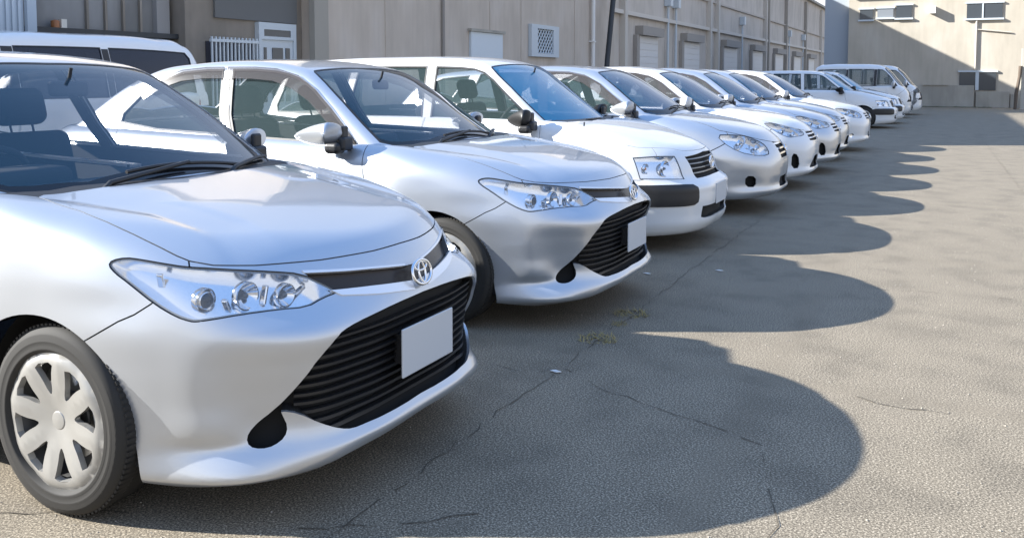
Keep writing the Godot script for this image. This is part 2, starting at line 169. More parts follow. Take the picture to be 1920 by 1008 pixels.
# a tall forward-control van
const VAN := {
	"levels": [
		[0.15, [[0.95, 0.0], [0.93, 0.4], [0.85, 0.60], [0.72, 0.70], [0.5, 0.75], [0.3, 0.76], [0.0, 0.76]]],
		[0.24, [[1.08, 0.0], [1.05, 0.42], [0.96, 0.63], [0.80, 0.75], [0.55, 0.81], [0.3, 0.825], [0.0, 0.825]]],
		[0.50, [[1.14, 0.0], [1.11, 0.44], [1.01, 0.66], [0.84, 0.78], [0.58, 0.83], [0.3, 0.845], [0.0, 0.845]]],
		[0.75, [[1.12, 0.0], [1.09, 0.44], [0.99, 0.66], [0.82, 0.78], [0.57, 0.83], [0.3, 0.845], [0.0, 0.845]]],
		[0.95, [[1.06, 0.0], [1.03, 0.44], [0.93, 0.66], [0.77, 0.78], [0.54, 0.83], [0.3, 0.842], [0.0, 0.842]]],
		[1.15, [[0.92, 0.0], [0.88, 0.42], [0.78, 0.62], [0.64, 0.75], [0.46, 0.81], [0.25, 0.825], [0.0, 0.825]]],
		[1.35, [[0.70, 0.0], [0.66, 0.40], [0.56, 0.58], [0.44, 0.70], [0.30, 0.76], [0.15, 0.78], [0.0, 0.78]]],
	],
	"rear": [
		[0.2, [[-2.7, 0.80], [-3.2, 0.79], [-3.40, 0.66], [-3.44, 0.3], [-3.44, 0.0]]],
		[0.6, [[-2.7, 0.84], [-3.25, 0.83], [-3.48, 0.70], [-3.52, 0.3], [-3.52, 0.0]]],
		[1.2, [[-2.7, 0.83], [-3.25, 0.82], [-3.46, 0.70], [-3.50, 0.3], [-3.50, 0.0]]],
	],
	"spine": [[-2.7, -2.2, -1.5, -0.9, 0.0], [1.0, 1.0, 1.0, 1.0, 1.0]],
	"xc": 0.0, "xr": -2.7, "c0": 0.6, "c1": 1.05, "belt": 1.15, "tumble": 0.13, "kg": 0.10,
	"hood": [[-3.8, -3.4, -2.0, 0.0, 0.5, 0.7, 0.85, 0.95, 1.05, 1.2], [1.2, 1.22, 1.22, 1.22, 1.22, 1.18, 1.10, 1.03, 0.93, 0.75]],
	"crown": [[-3.5, 0.9], [0.01, 0.03]],
	"roofline": [[-3.8, -3.52, -3.4, -3.2, -2.8, -1.5, -0.6, -0.25, 0.0, 0.2, 0.5, 0.75, 0.95, 1.2], [0.9, 1.3, 1.75, 1.92, 1.97, 1.985, 1.97, 1.93, 1.84, 1.71, 1.44, 1.21, 1.03, 0.8]],
	"bow": [[-3.5, -0.5, 0.2, 0.9], [0.0, 0.02, 0.10, 0.16]],
	"rcrown": [[-3.4, 0.0, 0.8], [0.04, 0.035, 0.02]],
	"wb": [[-3.5, -2.8, 0.0, 0.45, 0.7, 0.9], [0.76, 0.80, 0.80, 0.785, 0.74, 0.66]],
	"cabin": [-3.52, 0.90],
	"wheels": {"front": 0.0, "rear": -2.57, "z": 0.725, "r": 0.325, "arch": 0.375, "arch_dx": 0.0, "arch_y": 0.325, "kind": "plain"},
	"door_x": 0.42,
	"hood_edge": [[0.80, 0.0], [0.78, 0.3], [0.70, 0.52], [0.72, 0.60], [0.86, 0.45], [0.90, 0.0]],
	"cowl_edge": [[0.76, 0.0], [0.73, 0.3], [0.64, 0.55], [0.60, 0.68], [0.66, 0.68], [0.72, 0.60], [0.78, 0.3], [0.80, 0.0]],
	"inside": [[0.72, 0.0], [0.68, 0.4], [0.56, 0.66], [0.40, 0.72], [-0.5, 0.76], [-2.6, 0.76], [-3.2, 0.74], [-3.3, 0.0]],
	"headlight": [[50.0, 0.84], [48.0, 0.68], [62.0, 0.66], [68.0, 0.70], [64.0, 0.84], [56.0, 0.86]],
	"bumper": [[42.0, 0.20], [42.0, 0.52], [48.0, 0.60], [90.0, 0.60], [90.0, 0.22], [70.0, 0.21]],
	"grille": [{"called": "upper_grille", "deep": 0.03, "round": 0, "outline": [[90.0, 0.82], [71.0, 0.82], [73.0, 0.72], [90.0, 0.71]]}],
	"lower": [{"called": "lower_grille", "deep": 0.04, "round": 0, "outline": [[90.0, 0.45], [72.0, 0.45], [74.0, 0.32], [90.0, 0.32]]}],
	"lamps": [[57.0, 0.75, 0.06, "bulb"]],
	"lamp_deep": 0.05,
	"emblem": [1.12, 0.77, 0.06, 0.1],
	"plate": null,
	"screen": [[0.82, 0.0], [0.80, 0.25], [0.72, 0.48], [0.60, 0.66], [0.45, 0.70], [0.20, 0.685], [-0.02, 0.655], [-0.08, 0.60], [-0.05, 0.3], [-0.04, 0.0]],
	"backlight": [[-3.42, 0.0], [-3.42, 0.60], [-3.49, 0.64], [-3.49, 0.0]],
	"windows": [[[0.52, 1.18], [0.36, 1.36], [0.16, 1.55], [-0.02, 1.69], [-0.16, 1.76], [-0.40, 1.78], [-0.44, 1.15], [0.2, 1.12]], [[-0.60, 1.16], [-0.57, 1.78], [-1.75, 1.79], [-1.77, 1.16]], [[-1.90, 1.16], [-1.88, 1.79], [-3.2, 1.76], [-3.27, 1.68], [-3.3, 1.20]]],
	"doors": [[[0.42, 1.3], [0.44, 0.8], [0.44, 0.6], [0.42, 0.35], [-0.36, 0.35], [-0.50, 0.6], [-0.52, 1.3]], [[-0.54, 1.3], [-0.52, 0.6], [-0.50, 0.30], [-1.80, 0.30], [-1.82, 1.3]]],
	"handles": [[-0.38, 0.98], [-0.66, 0.98]],
	"handle_paint": "black",
	"pillar_trim": [[[-0.455, 1.16], [-0.415, 1.775], [-0.555, 1.775], [-0.585, 1.165]], [[-1.765, 1.775], [-1.785, 1.165], [-1.885, 1.165], [-1.865, 1.775]]],
	"tail": [[[-3.3, 1.1], [-3.3, 0.6], [-3.42, 0.6], [-3.42, 1.1]]],
	"dash": [0.72, 1.13, 0.12, 1.68],
	"mirror": {"at": Vector3(0.42, 1.26, 0.85), "len": 0.20, "h": 0.24, "corner": [[0.50, 1.19], [0.38, 1.32], [0.32, 1.32], [0.32, 1.16]]},
}
const ROUND_FOG := {
	"headlight": [[45.0, 0.79], [48.0, 0.805], [58.0, 0.785], [66.0, 0.75], [71.0, 0.70], [70.0, 0.625], [62.0, 0.62], [54.0, 0.66], [48.0, 0.72]],
	"lower": [{"called": "fog_lamp", "deep": 0.03, "round": 2, "sides": "each", "mat": "reflector", "outline": [[56.3, 0.345], [58.9, 0.345], [60.0, 0.305], [58.9, 0.262], [56.3, 0.262], [55.2, 0.305]]}, {"called": "lower_grille", "deep": 0.04, "round": 0, "outline": [[90.0, 0.36], [81.0, 0.36], [83.0, 0.27], [90.0, 0.268]]}],
}
# ---------------------------------------------------------------- curves and surfaces
class Curve1:
	var x := PackedFloat32Array()
	var y := PackedFloat32Array()
	var m := PackedFloat32Array()
	func _init(px: Array, py: Array, flat_end := false) -> void:
		var o := range(px.size())
		if px[0] > px[-1]:
			o.reverse()
		for i in o:
			x.append(px[i])
			y.append(py[i])
		var n := x.size()
		m.resize(n)
		for i in n:
			if i == 0:
				m[i] = (y[1] - y[0]) / (x[1] - x[0])
			elif i == n - 1:
				m[i] = 0.0 if flat_end else (y[i] - y[i - 1]) / (x[i] - x[i - 1])
			else:
				var h0 := x[i] - x[i - 1]
				var h1 := x[i + 1] - x[i]
				m[i] = ((y[i] - y[i - 1]) / h0 * h1 + (y[i + 1] - y[i]) / h1 * h0) / (h0 + h1)
	func at(t: float) -> float:
		var n := x.size()
		if t <= x[0]:
			return y[0]
		if t >= x[n - 1]:
			return y[n - 1]
		var i := 0
		while t > x[i + 1]:
			i += 1
		var h := x[i + 1] - x[i]
		var s := (t - x[i]) / h
		var s2 := s * s
		var s3 := s2 * s
		return (2.0 * s3 - 3.0 * s2 + 1.0) * y[i] + (s3 - 2.0 * s2 + s) * h * m[i] + (3.0 * s2 - 2.0 * s3) * y[i + 1] + (s3 - s2) * h * m[i + 1]

class Sheet:
	# a grid of points and normals; cu and cv are the parameters of its columns and rows
	var cu := PackedFloat32Array()
	var cv := PackedFloat32Array()
	var p := PackedVector3Array()
	var n := PackedVector3Array()
	var nu := 0
	var nv := 0
	static func find(a: PackedFloat32Array, t: float) -> float:
		var hi := a.size() - 1
		if t <= a[0]:
			return 0.0
		if t >= a[hi]:
			return float(hi)
		var i := a.bsearch(t) - 1
		i = clampi(i, 0, hi - 1)
		return i + (t - a[i]) / (a[i + 1] - a[i])
	func point(q: Vector2) -> Vector3:
		var i := clampi(int(q.x), 0, nu - 2)
		var j := clampi(int(q.y), 0, nv - 2)
		var s := q.x - i
		var t := q.y - j
		var k := i * nv + j
		return p[k].lerp(p[k + nv], s).lerp(p[k + 1].lerp(p[k + nv + 1], s), t)
	func normal(q: Vector2) -> Vector3:
		var i := clampi(int(q.x), 0, nu - 2)
		var j := clampi(int(q.y), 0, nv - 2)
		var s := q.x - i
		var t := q.y - j
		var k := i * nv + j
		return n[k].lerp(n[k + nv], s).lerp(n[k + 1].lerp(n[k + nv + 1], s), t).normalized()
	func make_normals(round_u: bool) -> void:
		n.resize(p.size())
		for i in nu:
			for j in nv:
				var a := p[mini(i + 1, nu - 1) * nv + j] - p[maxi(i - 1, 0) * nv + j]
				if i == nu - 1 and round_u or i == 0 and round_u:
					var q := p[(nu - 2 if i else 1) * nv + j]
					a = Vector3(0, 0, -1) if i else Vector3(0, 0, 1)
				var b := p[i * nv + mini(j + 1, nv - 1)] - p[i * nv + maxi(j - 1, 0)]
				var c := a.cross(b)
				n[i * nv + j] = c.normalized() if c.length_squared() > 1e-14 else Vector3.UP

class Shell:
	# lower body of a car: fan round (xc, 0) in front, straight rays from a spine, fan round (xr, 0) behind
	var xc := -0.4
	var xr := -2.8
	var c0 := 0.5
	var k := 0.09
	var ylo := 0.0
	var dy := 0.008
	var ny := 170
	var lut: Array[PackedFloat32Array] = []
	var hx: PackedFloat32Array
	var crown: Curve1
	var crease := 0.0
	var sh := Sheet.new()
	func ray(i: int) -> Array:
		var u := sh.cu[i]
		var l := xr - xc
		if u > 0.0:
			return [xc, Vector2(sin(u), cos(u))]
		if u < l:
			var a := l - u
			return [xr, Vector2(-sin(a), cos(a))]
		return [xc + u, Vector2(0, 1)]
	func to_u(x: float, z: float) -> float:
		if x > xc:
			return atan2(x - xc, z)
		if x < xr:
			return (xr - xc) - atan2(xr - x, z)
		return x - xc
	func top(x: float, z: float) -> float:
		var t := clampf((x + 5.0) / 0.02, 0.0, 329.0)
		var i := int(t)
		var y := hx[i] + (hx[i + 1] - hx[i]) * (t - i)
		y -= crown.at(x) * pow(absf(z) / 0.75, 2.3)
		if crease > 0.0 and x > xc - 0.1:
			var e := absf(z) - (0.36 + 0.10 * clampf((0.15 - x) / 0.4, 0.0, 1.0) + 0.06 * clampf((x - 0.4) / 0.2, 0.0, 1.0))
			y -= crease * (smoothstep(-0.01, 0.05, e) * 0.45 + smoothstep(0.02, 0.16, e) * 0.55 - 0.8 * smoothstep(0.155, 0.21, e)) * smoothstep(0.72, 0.5, x)
		return y
	func rad(i: int, y: float) -> float:
		var t := clampf((y - ylo) / dy, 0.0, ny - 1.001)
		var j := int(t)
		var a := lut[i]
		return a[j] + (a[j + 1] - a[j]) * (t - j)
	func f3(x: float, y: float, z: float) -> float:
		var q := Sheet.find(sh.cu, to_u(x, z))
		var i := mini(int(q), sh.nu - 2)
		var rr := lerpf(rad(i, y), rad(i + 1, y), q - i)
		var r := z
		if x > xc:
			r = sqrt((x - xc) * (x - xc) + z * z)
		elif x < xr:
			r = sqrt((x - xr) * (x - xr) + z * z)
		return smax(r - rr, y - top(x, z))
	func smax(a: float, b: float) -> float:
		var h := maxf(k - absf(a - b), 0.0)
		return maxf(a, b) + h * h * 0.25 / k
	func build(levels: Array, rear: Array, spine: Array, hood: Array, crowns: Array, fine: float) -> void:
		# levels: [y, [[x, z] front centre .. side at xc]]; rear: [y, [[x, z] side at xr .. rear centre]]; spine: [x, factor of the width]
		var l := xr - xc
		var a := PI / 2.0
		var nr := 14
		for i in nr:
			sh.cu.append(l - a + a * i / nr)
		var ns := int(-l / 0.055 / fine)
		for i in ns:
			sh.cu.append(l - l * i / ns)
		var nf := int(120 / fine)
		for i in nf + 1:
			sh.cu.append(a * i / nf)
		sh.nu = sh.cu.size()
		var nlo := int(46 / fine)
		for j in nlo:
			sh.cv.append(lerpf(-0.50, -0.02, float(j) / nlo) if fine > 0.0 else 0.0)
		var nm := int(56 / fine)
		for j in nm:
			sh.cv.append(lerpf(-0.02, 0.62, float(j) / nm))
		var nt := int(14 / fine)
		for j in nt + 1:
			sh.cv.append(lerpf(0.62, PI / 2.0, pow(float(j) / nt, 0.85)))
		sh.nv = sh.cv.size()
		hx = PackedFloat32Array()
		var hc := Curve1.new(hood[0], hood[1])
		for i in 331:
			hx.append(hc.at(-5.0 + 0.02 * i))
		crown = Curve1.new(crowns[0], crowns[1])
		var fc: Array[Curve1] = []
		var ly := []
		for e in levels:
			ly.append(e[0])
			var th := []
			var rr := []
			for q in e[1]:
				th.append(atan2(q[0] - xc, q[1]))
				rr.append(Vector2(q[0] - xc, q[1]).length())
			fc.append(Curve1.new(th, rr, true))
		var rc: Array[Curve1] = []
		var ry := []
		for e in rear:
			ry.append(e[0])
			var th := []
			var rr := []
			for q in e[1]:
				th.append(atan2(xr - q[0], q[1]))
				rr.append(Vector2(xr - q[0], q[1]).length())
			rc.append(Curve1.new(th, rr, true))
		var sp := Curve1.new(spine[0], spine[1])
		for i in sh.nu:
			var u := sh.cu[i]
			var vals := []
			for c in fc.size():
				vals.append(fc[c].at(maxf(u, 0.0)) * (sp.at(xc + maxf(u, l)) if u < 0.0 else 1.0))
			var prof := Curve1.new(ly, vals)
			if u < l:
				var rv := []
				var side := []
				for c in rc.size():
					rv.append(rc[c].at(l - u) / rc[c].at(0.0))
				var rp := Curve1.new(ry, rv)
				for c in vals.size():
					vals[c] = vals[c] * rp.at(ly[c])
				prof = Curve1.new(ly, vals)
			var t := PackedFloat32Array()
			for j in ny:
				t.append(prof.at(ylo + dy * j))
			lut.append(t)
		sh.p.resize(sh.nu * sh.nv)
		for i in sh.nu:
			var o := ray(i)
			var ox: float = o[0]
			var d: Vector2 = o[1]
			var last := 0.0
			for j in sh.nv:
				var ph := sh.cv[j]
				var cs := cos(ph)
				var sn := sin(ph)
				var lo := 0.01
				var hi := 3.0
				if last > 0.0:
					lo = last * 0.9
					hi = last * 1.1
				var flo := fr(i, ox, d, cs * lo, c0 + sn * lo)
				var fhi := fr(i, ox, d, cs * hi, c0 + sn * hi)
				if flo > 0.0 or fhi < 0.0:
					lo = 0.01
					hi = 3.0
					flo = fr(i, ox, d, cs * lo, c0 + sn * lo)
					fhi = fr(i, ox, d, cs * hi, c0 + sn * hi)
				var r := hi
				var side := 0
				for it in 12:
					r = (lo * fhi - hi * flo) / (fhi - flo)
					var f := fr(i, ox, d, cs * r, c0 + sn * r)
					if absf(f) < 2e-5:
						break
					if f > 0.0:
						hi = r
						fhi = f
						if side == 1:
							flo *= 0.5
						side = 1
					else:
						lo = r
						flo = f
						if side == -1:
							fhi *= 0.5
						side = -1
				last = r
				sh.p[i * sh.nv + j] = Vector3(ox + d.x * cs * r, c0 + sn * r, maxf(d.y * cs * r, 0.0))
		for j in sh.nv:
			sh.p[(sh.nu - 1) * sh.nv + j].z = 0.0
			sh.p[j].z = 0.0
		sh.make_normals(true)
	func fr(i: int, ox: float, d: Vector2, r: float, y: float) -> float:
		return smax(r - rad(i, y), y - top(ox + d.x * r, d.y * r))
	func idx(v: Vector3) -> Vector2:
		var o := xc if v.x > xc else (xr if v.x < xr else v.x)
		var r := Vector2(v.x - o, v.z).length()
		return Vector2(Sheet.find(sh.cu, to_u(v.x, v.z)), Sheet.find(sh.cv, atan2(v.y - c0, r)))
	func solve(a: Vector3, b: Vector3) -> Vector3:
		# the point between a (inside) and b (outside) on the surface
		for it in 26:
			var c := (a + b) * 0.5
			if f3(c.x, c.y, c.z) > 0.0:
				b = c
			else:
				a = c
		return (a + b) * 0.5
	func side(x: float, y: float) -> Vector2:
		return idx(solve(Vector3(x, y, 0.0), Vector3(x, y, 1.6)))
	func front(z: float, y: float) -> Vector2:
		return idx(solve(Vector3(xc, y, z), Vector3(2.0, y, z)))
	func plan(x: float, z: float) -> Vector2:
		return idx(solve(Vector3(x, 0.4, z), Vector3(x, 1.8, z)))
	func turn(deg: float, y: float) -> Vector2:
		var a := deg_to_rad(deg)
		var d := Vector3(sin(a), 0, cos(a))
		return idx(solve(Vector3(xc, y, 0), Vector3(xc, y, 0) + d * 2.5))

class Cabin:
	# upper body of a car: columns along x, rows by the angle round (y = c1, z = 0)
	var c1 := 0.85
	var k := 0.07
	var roof: PackedFloat32Array
	var bow: Curve1
	var crown: Curve1
	var wb: Curve1
	var tumble := 0.36
	var belt := 0.98
	var sh := Sheet.new()
	func top(x: float, z: float) -> float:
		var zz := z * z * 2.04
		var t := clampf((x + bow.at(x) * zz + 5.0) / 0.02, 0.0, 329.0)
		var i := int(t)
		return roof[i] + (roof[i + 1] - roof[i]) * (t - i) - crown.at(x) * pow(absf(z) / 0.6, 2.4)
	func width(x: float, y: float) -> float:
		var d := y - belt
		return wb.at(x) - tumble * d - (0.12 * d * d if d > 0.0 else 0.0)
	func f3(x: float, y: float, z: float) -> float:
		var a := z - width(x, y)
		var b := (y - top(x, z)) * 0.85
		var h := maxf(k - absf(a - b), 0.0)
		return maxf(a, b) + h * h * 0.25 / k
	func build(x0: float, x1: float, roofline: Array, bows: Array, crowns: Array, widths: Array, fine: float) -> void:
		var rc := Curve1.new(roofline[0], roofline[1])
		for i in 331:
			roof.append(rc.at(-5.0 + 0.02 * i))
		bow = Curve1.new(bows[0], bows[1])
		crown = Curve1.new(crowns[0], crowns[1])
		wb = Curve1.new(widths[0], widths[1])
		sh.nu = int((x1 - x0) / 0.022 / fine) + 1
		for i in sh.nu:
			sh.cu.append(lerpf(x0, x1, float(i) / (sh.nu - 1)))
		sh.nv = int(90 / fine) + 1
		for j in sh.nv:
			sh.cv.append(lerpf(-0.05, PI / 2.0, float(j) / (sh.nv - 1)))
		sh.p.resize(sh.nu * sh.nv)
		for i in sh.nu:
			var x := sh.cu[i]
			for j in sh.nv:
				var cs := cos(sh.cv[j])
				var sn := sin(sh.cv[j])
				var lo := 0.0
				var hi := 1.6
				for it in 17:
					var r := (lo + hi) * 0.5
					if f3(x, c1 + sn * r, cs * r) > 0.0:
						hi = r
					else:
						lo = r
				sh.p[i * sh.nv + j] = Vector3(x, c1 + sn * lo, maxf(cs * lo, 0.0))
		sh.make_normals(false)
		for i in sh.nu:
			var q := sh.n[i * sh.nv + sh.nv - 1]
			sh.n[i * sh.nv + sh.nv - 1] = Vector3(q.x, q.y, 0).normalized()
	func idx(v: Vector3) -> Vector2:
		return Vector2(Sheet.find(sh.cu, v.x), Sheet.find(sh.cv, atan2(v.y - c1, v.z)))
	func solve(a: Vector3, b: Vector3) -> Vector3:
		for it in 26:
			var c := (a + b) * 0.5
			if f3(c.x, c.y, c.z) > 0.0:
				b = c
			else:
				a = c
		return (a + b) * 0.5
	func side(x: float, y: float) -> Vector2:
		return idx(solve(Vector3(x, y, 0.0), Vector3(x, y, 1.6)))
	func plan(x: float, z: float) -> Vector2:
		return idx(solve(Vector3(x, 0.3, z), Vector3(x, 2.6, z)))

# ---------------------------------------------------------------- meshes
class Tri:
	var v := PackedVector3Array()
	var n := PackedVector3Array()
	func add(a: Vector3, b: Vector3, c: Vector3, na: Vector3, nb: Vector3, nc: Vector3) -> void:
		if (b - a).cross(c - a).dot(na + nb + nc) > 0.0:
			v.append_array([a, c, b])
			n.append_array([na, nc, nb])
		else:
			v.append_array([a, b, c])
			n.append_array([na, nb, nc])
	func flat(a: Vector3, b: Vector3, c: Vector3, out: Vector3) -> void:
		var q := (b - a).cross(c - a)
		if q.length_squared() < 1e-16:
			return
		q = q.normalized()
		if q.dot(out) < 0.0:
			q = -q
		add(a, b, c, q, q, q)
	func quad(a: Vector3, b: Vector3, c: Vector3, d: Vector3, out: Vector3) -> void:
		flat(a, b, c, out)
		flat(a, c, d, out)
	func box(lo: Vector3, hi: Vector3) -> void:
		var p := func(x: int, y: int, z: int) -> Vector3: return Vector3(hi.x if x else lo.x, hi.y if y else lo.y, hi.z if z else lo.z)
		quad(p.call(0, 0, 0), p.call(0, 1, 0), p.call(0, 1, 1), p.call(0, 0, 1), Vector3.LEFT)
		quad(p.call(1, 0, 0), p.call(1, 1, 0), p.call(1, 1, 1), p.call(1, 0, 1), Vector3.RIGHT)
		quad(p.call(0, 0, 0), p.call(1, 0, 0), p.call(1, 0, 1), p.call(0, 0, 1), Vector3.DOWN)
		quad(p.call(0, 1, 0), p.call(1, 1, 0), p.call(1, 1, 1), p.call(0, 1, 1), Vector3.UP)
		quad(p.call(0, 0, 0), p.call(1, 0, 0), p.call(1, 1, 0), p.call(0, 1, 0), Vector3.FORWARD)
		quad(p.call(0, 0, 1), p.call(1, 0, 1), p.call(1, 1, 1), p.call(0, 1, 1), Vector3.BACK)
	func rbox(at: Vector3, size: Vector3, r: float, basis := Basis.IDENTITY, steps := 4) -> void:
		# a box with rounded edges
		var h := size * 0.5
		var core := h - Vector3.ONE * r
		var axes := [[Vector3.RIGHT, Vector3.UP, Vector3.BACK], [Vector3.LEFT, Vector3.UP, Vector3.FORWARD], [Vector3.UP, Vector3.BACK, Vector3.RIGHT], [Vector3.DOWN, Vector3.BACK, Vector3.LEFT], [Vector3.BACK, Vector3.UP, Vector3.LEFT], [Vector3.FORWARD, Vector3.UP, Vector3.RIGHT]]
		for ax in axes:
			var grid: Array[PackedVector3Array] = []
			var nor: Array[PackedVector3Array] = []
			var ts := PackedFloat32Array()
			for s in steps + 1:
				ts.append(-1.0 - 1.0 + float(s) / steps)
			for s in steps + 1:
				ts.append(1.0 + float(s) / steps)
			for ti in ts:
				var row := PackedVector3Array()
				var rn := PackedVector3Array()
				for tj in ts:
					var a: Vector3 = ax[0]
					var dir := a + (ax[1] as Vector3) * clampf(ti + (1.0 if ti < 0.0 else -1.0), -1, 1) + (ax[2] as Vector3) * clampf(tj + (1.0 if tj < 0.0 else -1.0), -1, 1)
					var sg := a + (ax[1] as Vector3) * signf(ti) + (ax[2] as Vector3) * signf(tj)
					var q := dir.normalized()
					row.append(at + basis * (Vector3(core.x * sg.x, core.y * sg.y, core.z * sg.z) + q * r))
					rn.append(basis * q)
				grid.append(row)
				nor.append(rn)
			for i in ts.size() - 1:
				for j in ts.size() - 1:
					add(grid[i][j], grid[i + 1][j], grid[i + 1][j + 1], nor[i][j], nor[i + 1][j], nor[i + 1][j + 1])
					add(grid[i][j], grid[i + 1][j + 1], grid[i][j + 1], nor[i][j], nor[i + 1][j + 1], nor[i][j + 1])
	func lathe(prof: Array, xf: Transform3D, steps := 32, hard := false) -> void:
		# prof: Vector2(radius, along); the axis is the z axis of xf
		var pn := PackedVector2Array()
		for i in prof.size():
			var d: Vector2 = prof[mini(i + 1, prof.size() - 1)] - prof[maxi(i - 1, 0)]
			pn.append(Vector2(d.y, -d.x).normalized())
		for i in prof.size() - 1:
			var na := pn[i]
			var nb := pn[i + 1]
			if hard:
				var d: Vector2 = prof[i + 1] - prof[i]
				na = Vector2(d.y, -d.x).normalized()
				nb = na
			for s in steps:
				var a0 := TAU * s / steps
				var a1 := TAU * (s + 1) / steps
				var q := func(k: Vector2, a: float) -> Vector3: return Vector3(k.x * cos(a), k.x * sin(a), k.y)
				var p0: Vector3 = xf * (q.call(prof[i], a0) as Vector3)
				var p1: Vector3 = xf * (q.call(prof[i], a1) as Vector3)
				var p2: Vector3 = xf * (q.call(prof[i + 1], a1) as Vector3)
				var p3: Vector3 = xf * (q.call(prof[i + 1], a0) as Vector3)
				var n0: Vector3 = (xf.basis * (q.call(na, a0) as Vector3)).normalized()
				var n1: Vector3 = (xf.basis * (q.call(na, a1) as Vector3)).normalized()
				var n2: Vector3 = (xf.basis * (q.call(nb, a1) as Vector3)).normalized()
				var n3: Vector3 = (xf.basis * (q.call(nb, a0) as Vector3)).normalized()
				if (prof[i] as Vector2).x > 1e-5:
					add(p0, p1, p2, n0, n1, n2)
				if (prof[i + 1] as Vector2).x > 1e-5:
					add(p0, p2, p3, n0, n2, n3)
	func tube(path: Array, r: Variant, steps := 8, closed := false) -> void:
		var m := path.size()
		var rings: Array[PackedVector3Array] = []
		var side := Vector3.ZERO
		for i in m:
			var a: Vector3 = path[(i - 1 + m) % m] if closed else path[maxi(i - 1, 0)]
			var b: Vector3 = path[(i + 1) % m] if closed else path[mini(i + 1, m - 1)]
			var d := (b - a).normalized()
			if side == Vector3.ZERO:
				side = d.cross(Vector3.UP if absf(d.y) < 0.9 else Vector3.RIGHT).normalized()
			else:
				side = (side - d * side.dot(d)).normalized()
			var up := side.cross(d)
			var rr: float = r[i] if r is Array else r
			var ring := PackedVector3Array()
			for s in steps:
				ring.append((side * cos(TAU * s / steps) + up * sin(TAU * s / steps)) * rr)
			rings.append(ring)
		for i in (m if closed else m - 1):
			var k := (i + 1) % m
			var pa: Vector3 = path[i]
			var pb: Vector3 = path[k]
			for s in steps:
				var t := (s + 1) % steps
				add(pa + rings[i][s], pa + rings[i][t], pb + rings[k][t], rings[i][s].normalized(), rings[i][t].normalized(), rings[k][t].normalized())
				add(pa + rings[i][s], pb + rings[k][t], pb + rings[k][s], rings[i][s].normalized(), rings[k][t].normalized(), rings[k][s].normalized())
		if not closed:
			for e in [0, m - 1]:
				var c: Vector3 = path[e]
				var o: Vector3 = (path[0] - path[1]) if e == 0 else (path[m - 1] - path[m - 2])
				for s in steps:
					flat(c, c + rings[e][s], c + rings[e][(s + 1) % steps], o)
	func extrude(poly: Array, z0: float, z1: float, xf := Transform3D.IDENTITY) -> void:
		# a closed outline in x and y, pulled along z
		var pp := PackedVector2Array(poly)
		if Geometry2D.is_polygon_clockwise(pp):
			pp.reverse()
		var ix := Geometry2D.triangulate_polygon(pp)
		for k in range(0, ix.size(), 3):
			for z in [z0, z1]:
				var t := []
				for e in 3:
					t.append(xf * Vector3(pp[ix[k + e]].x, pp[ix[k + e]].y, z))
				flat(t[0], t[1], t[2], xf.basis * Vector3(0, 0, signf(z * 2.0 - z0 - z1)))
		for i in pp.size():
			var a := pp[i]
			var b := pp[(i + 1) % pp.size()]
			var o := Vector3(b.y - a.y, a.x - b.x, 0)
			quad(xf * Vector3(a.x, a.y, z0), xf * Vector3(b.x, b.y, z0), xf * Vector3(b.x, b.y, z1), xf * Vector3(a.x, a.y, z1), xf.basis * o)
	func mirrored() -> Tri:
		var t := Tri.new()
		for i in range(0, v.size(), 3):
			for e in [0, 2, 1]:
				t.v.append(v[i + e] * Vector3(1, 1, -1))
				t.n.append(n[i + e] * Vector3(1, 1, -1))
		return t
	func join(o: Tri) -> void:
		v.append_array(o.v)
		n.append_array(o.n)
	func mesh(mat: Material) -> ArrayMesh:
		var a := []
		a.resize(Mesh.ARRAY_MAX)
		a[Mesh.ARRAY_VERTEX] = v
		a[Mesh.ARRAY_NORMAL] = n
		var m := ArrayMesh.new()
		m.add_surface_from_arrays(Mesh.PRIMITIVE_TRIANGLES, a)
		m.surface_set_material(0, mat)
		return m

func dense(poly: PackedVector2Array, step := 0.6) -> PackedVector2Array:
	var o := PackedVector2Array()
	for i in poly.size():
		var a := poly[i]
		var b := poly[(i + 1) % poly.size()]
		var m := maxi(1, int(ceil(a.distance_to(b) / step)))
		for t in m:
			o.append(a.lerp(b, float(t) / m))
	return o

func chaikin(poly: Array, times: int, closed := true) -> Array:
	for t in times:
		var o := []
		var n := poly.size()
		if not closed:
			o.append(poly[0])
		for i in (n if closed else n - 1):
			var a = poly[i]
			var b = poly[(i + 1) % n]
			o.append(a.lerp(b, 0.25))
			o.append(a.lerp(b, 0.75))
		if not closed:
			o.append(poly[n - 1])
		poly = o
	return poly

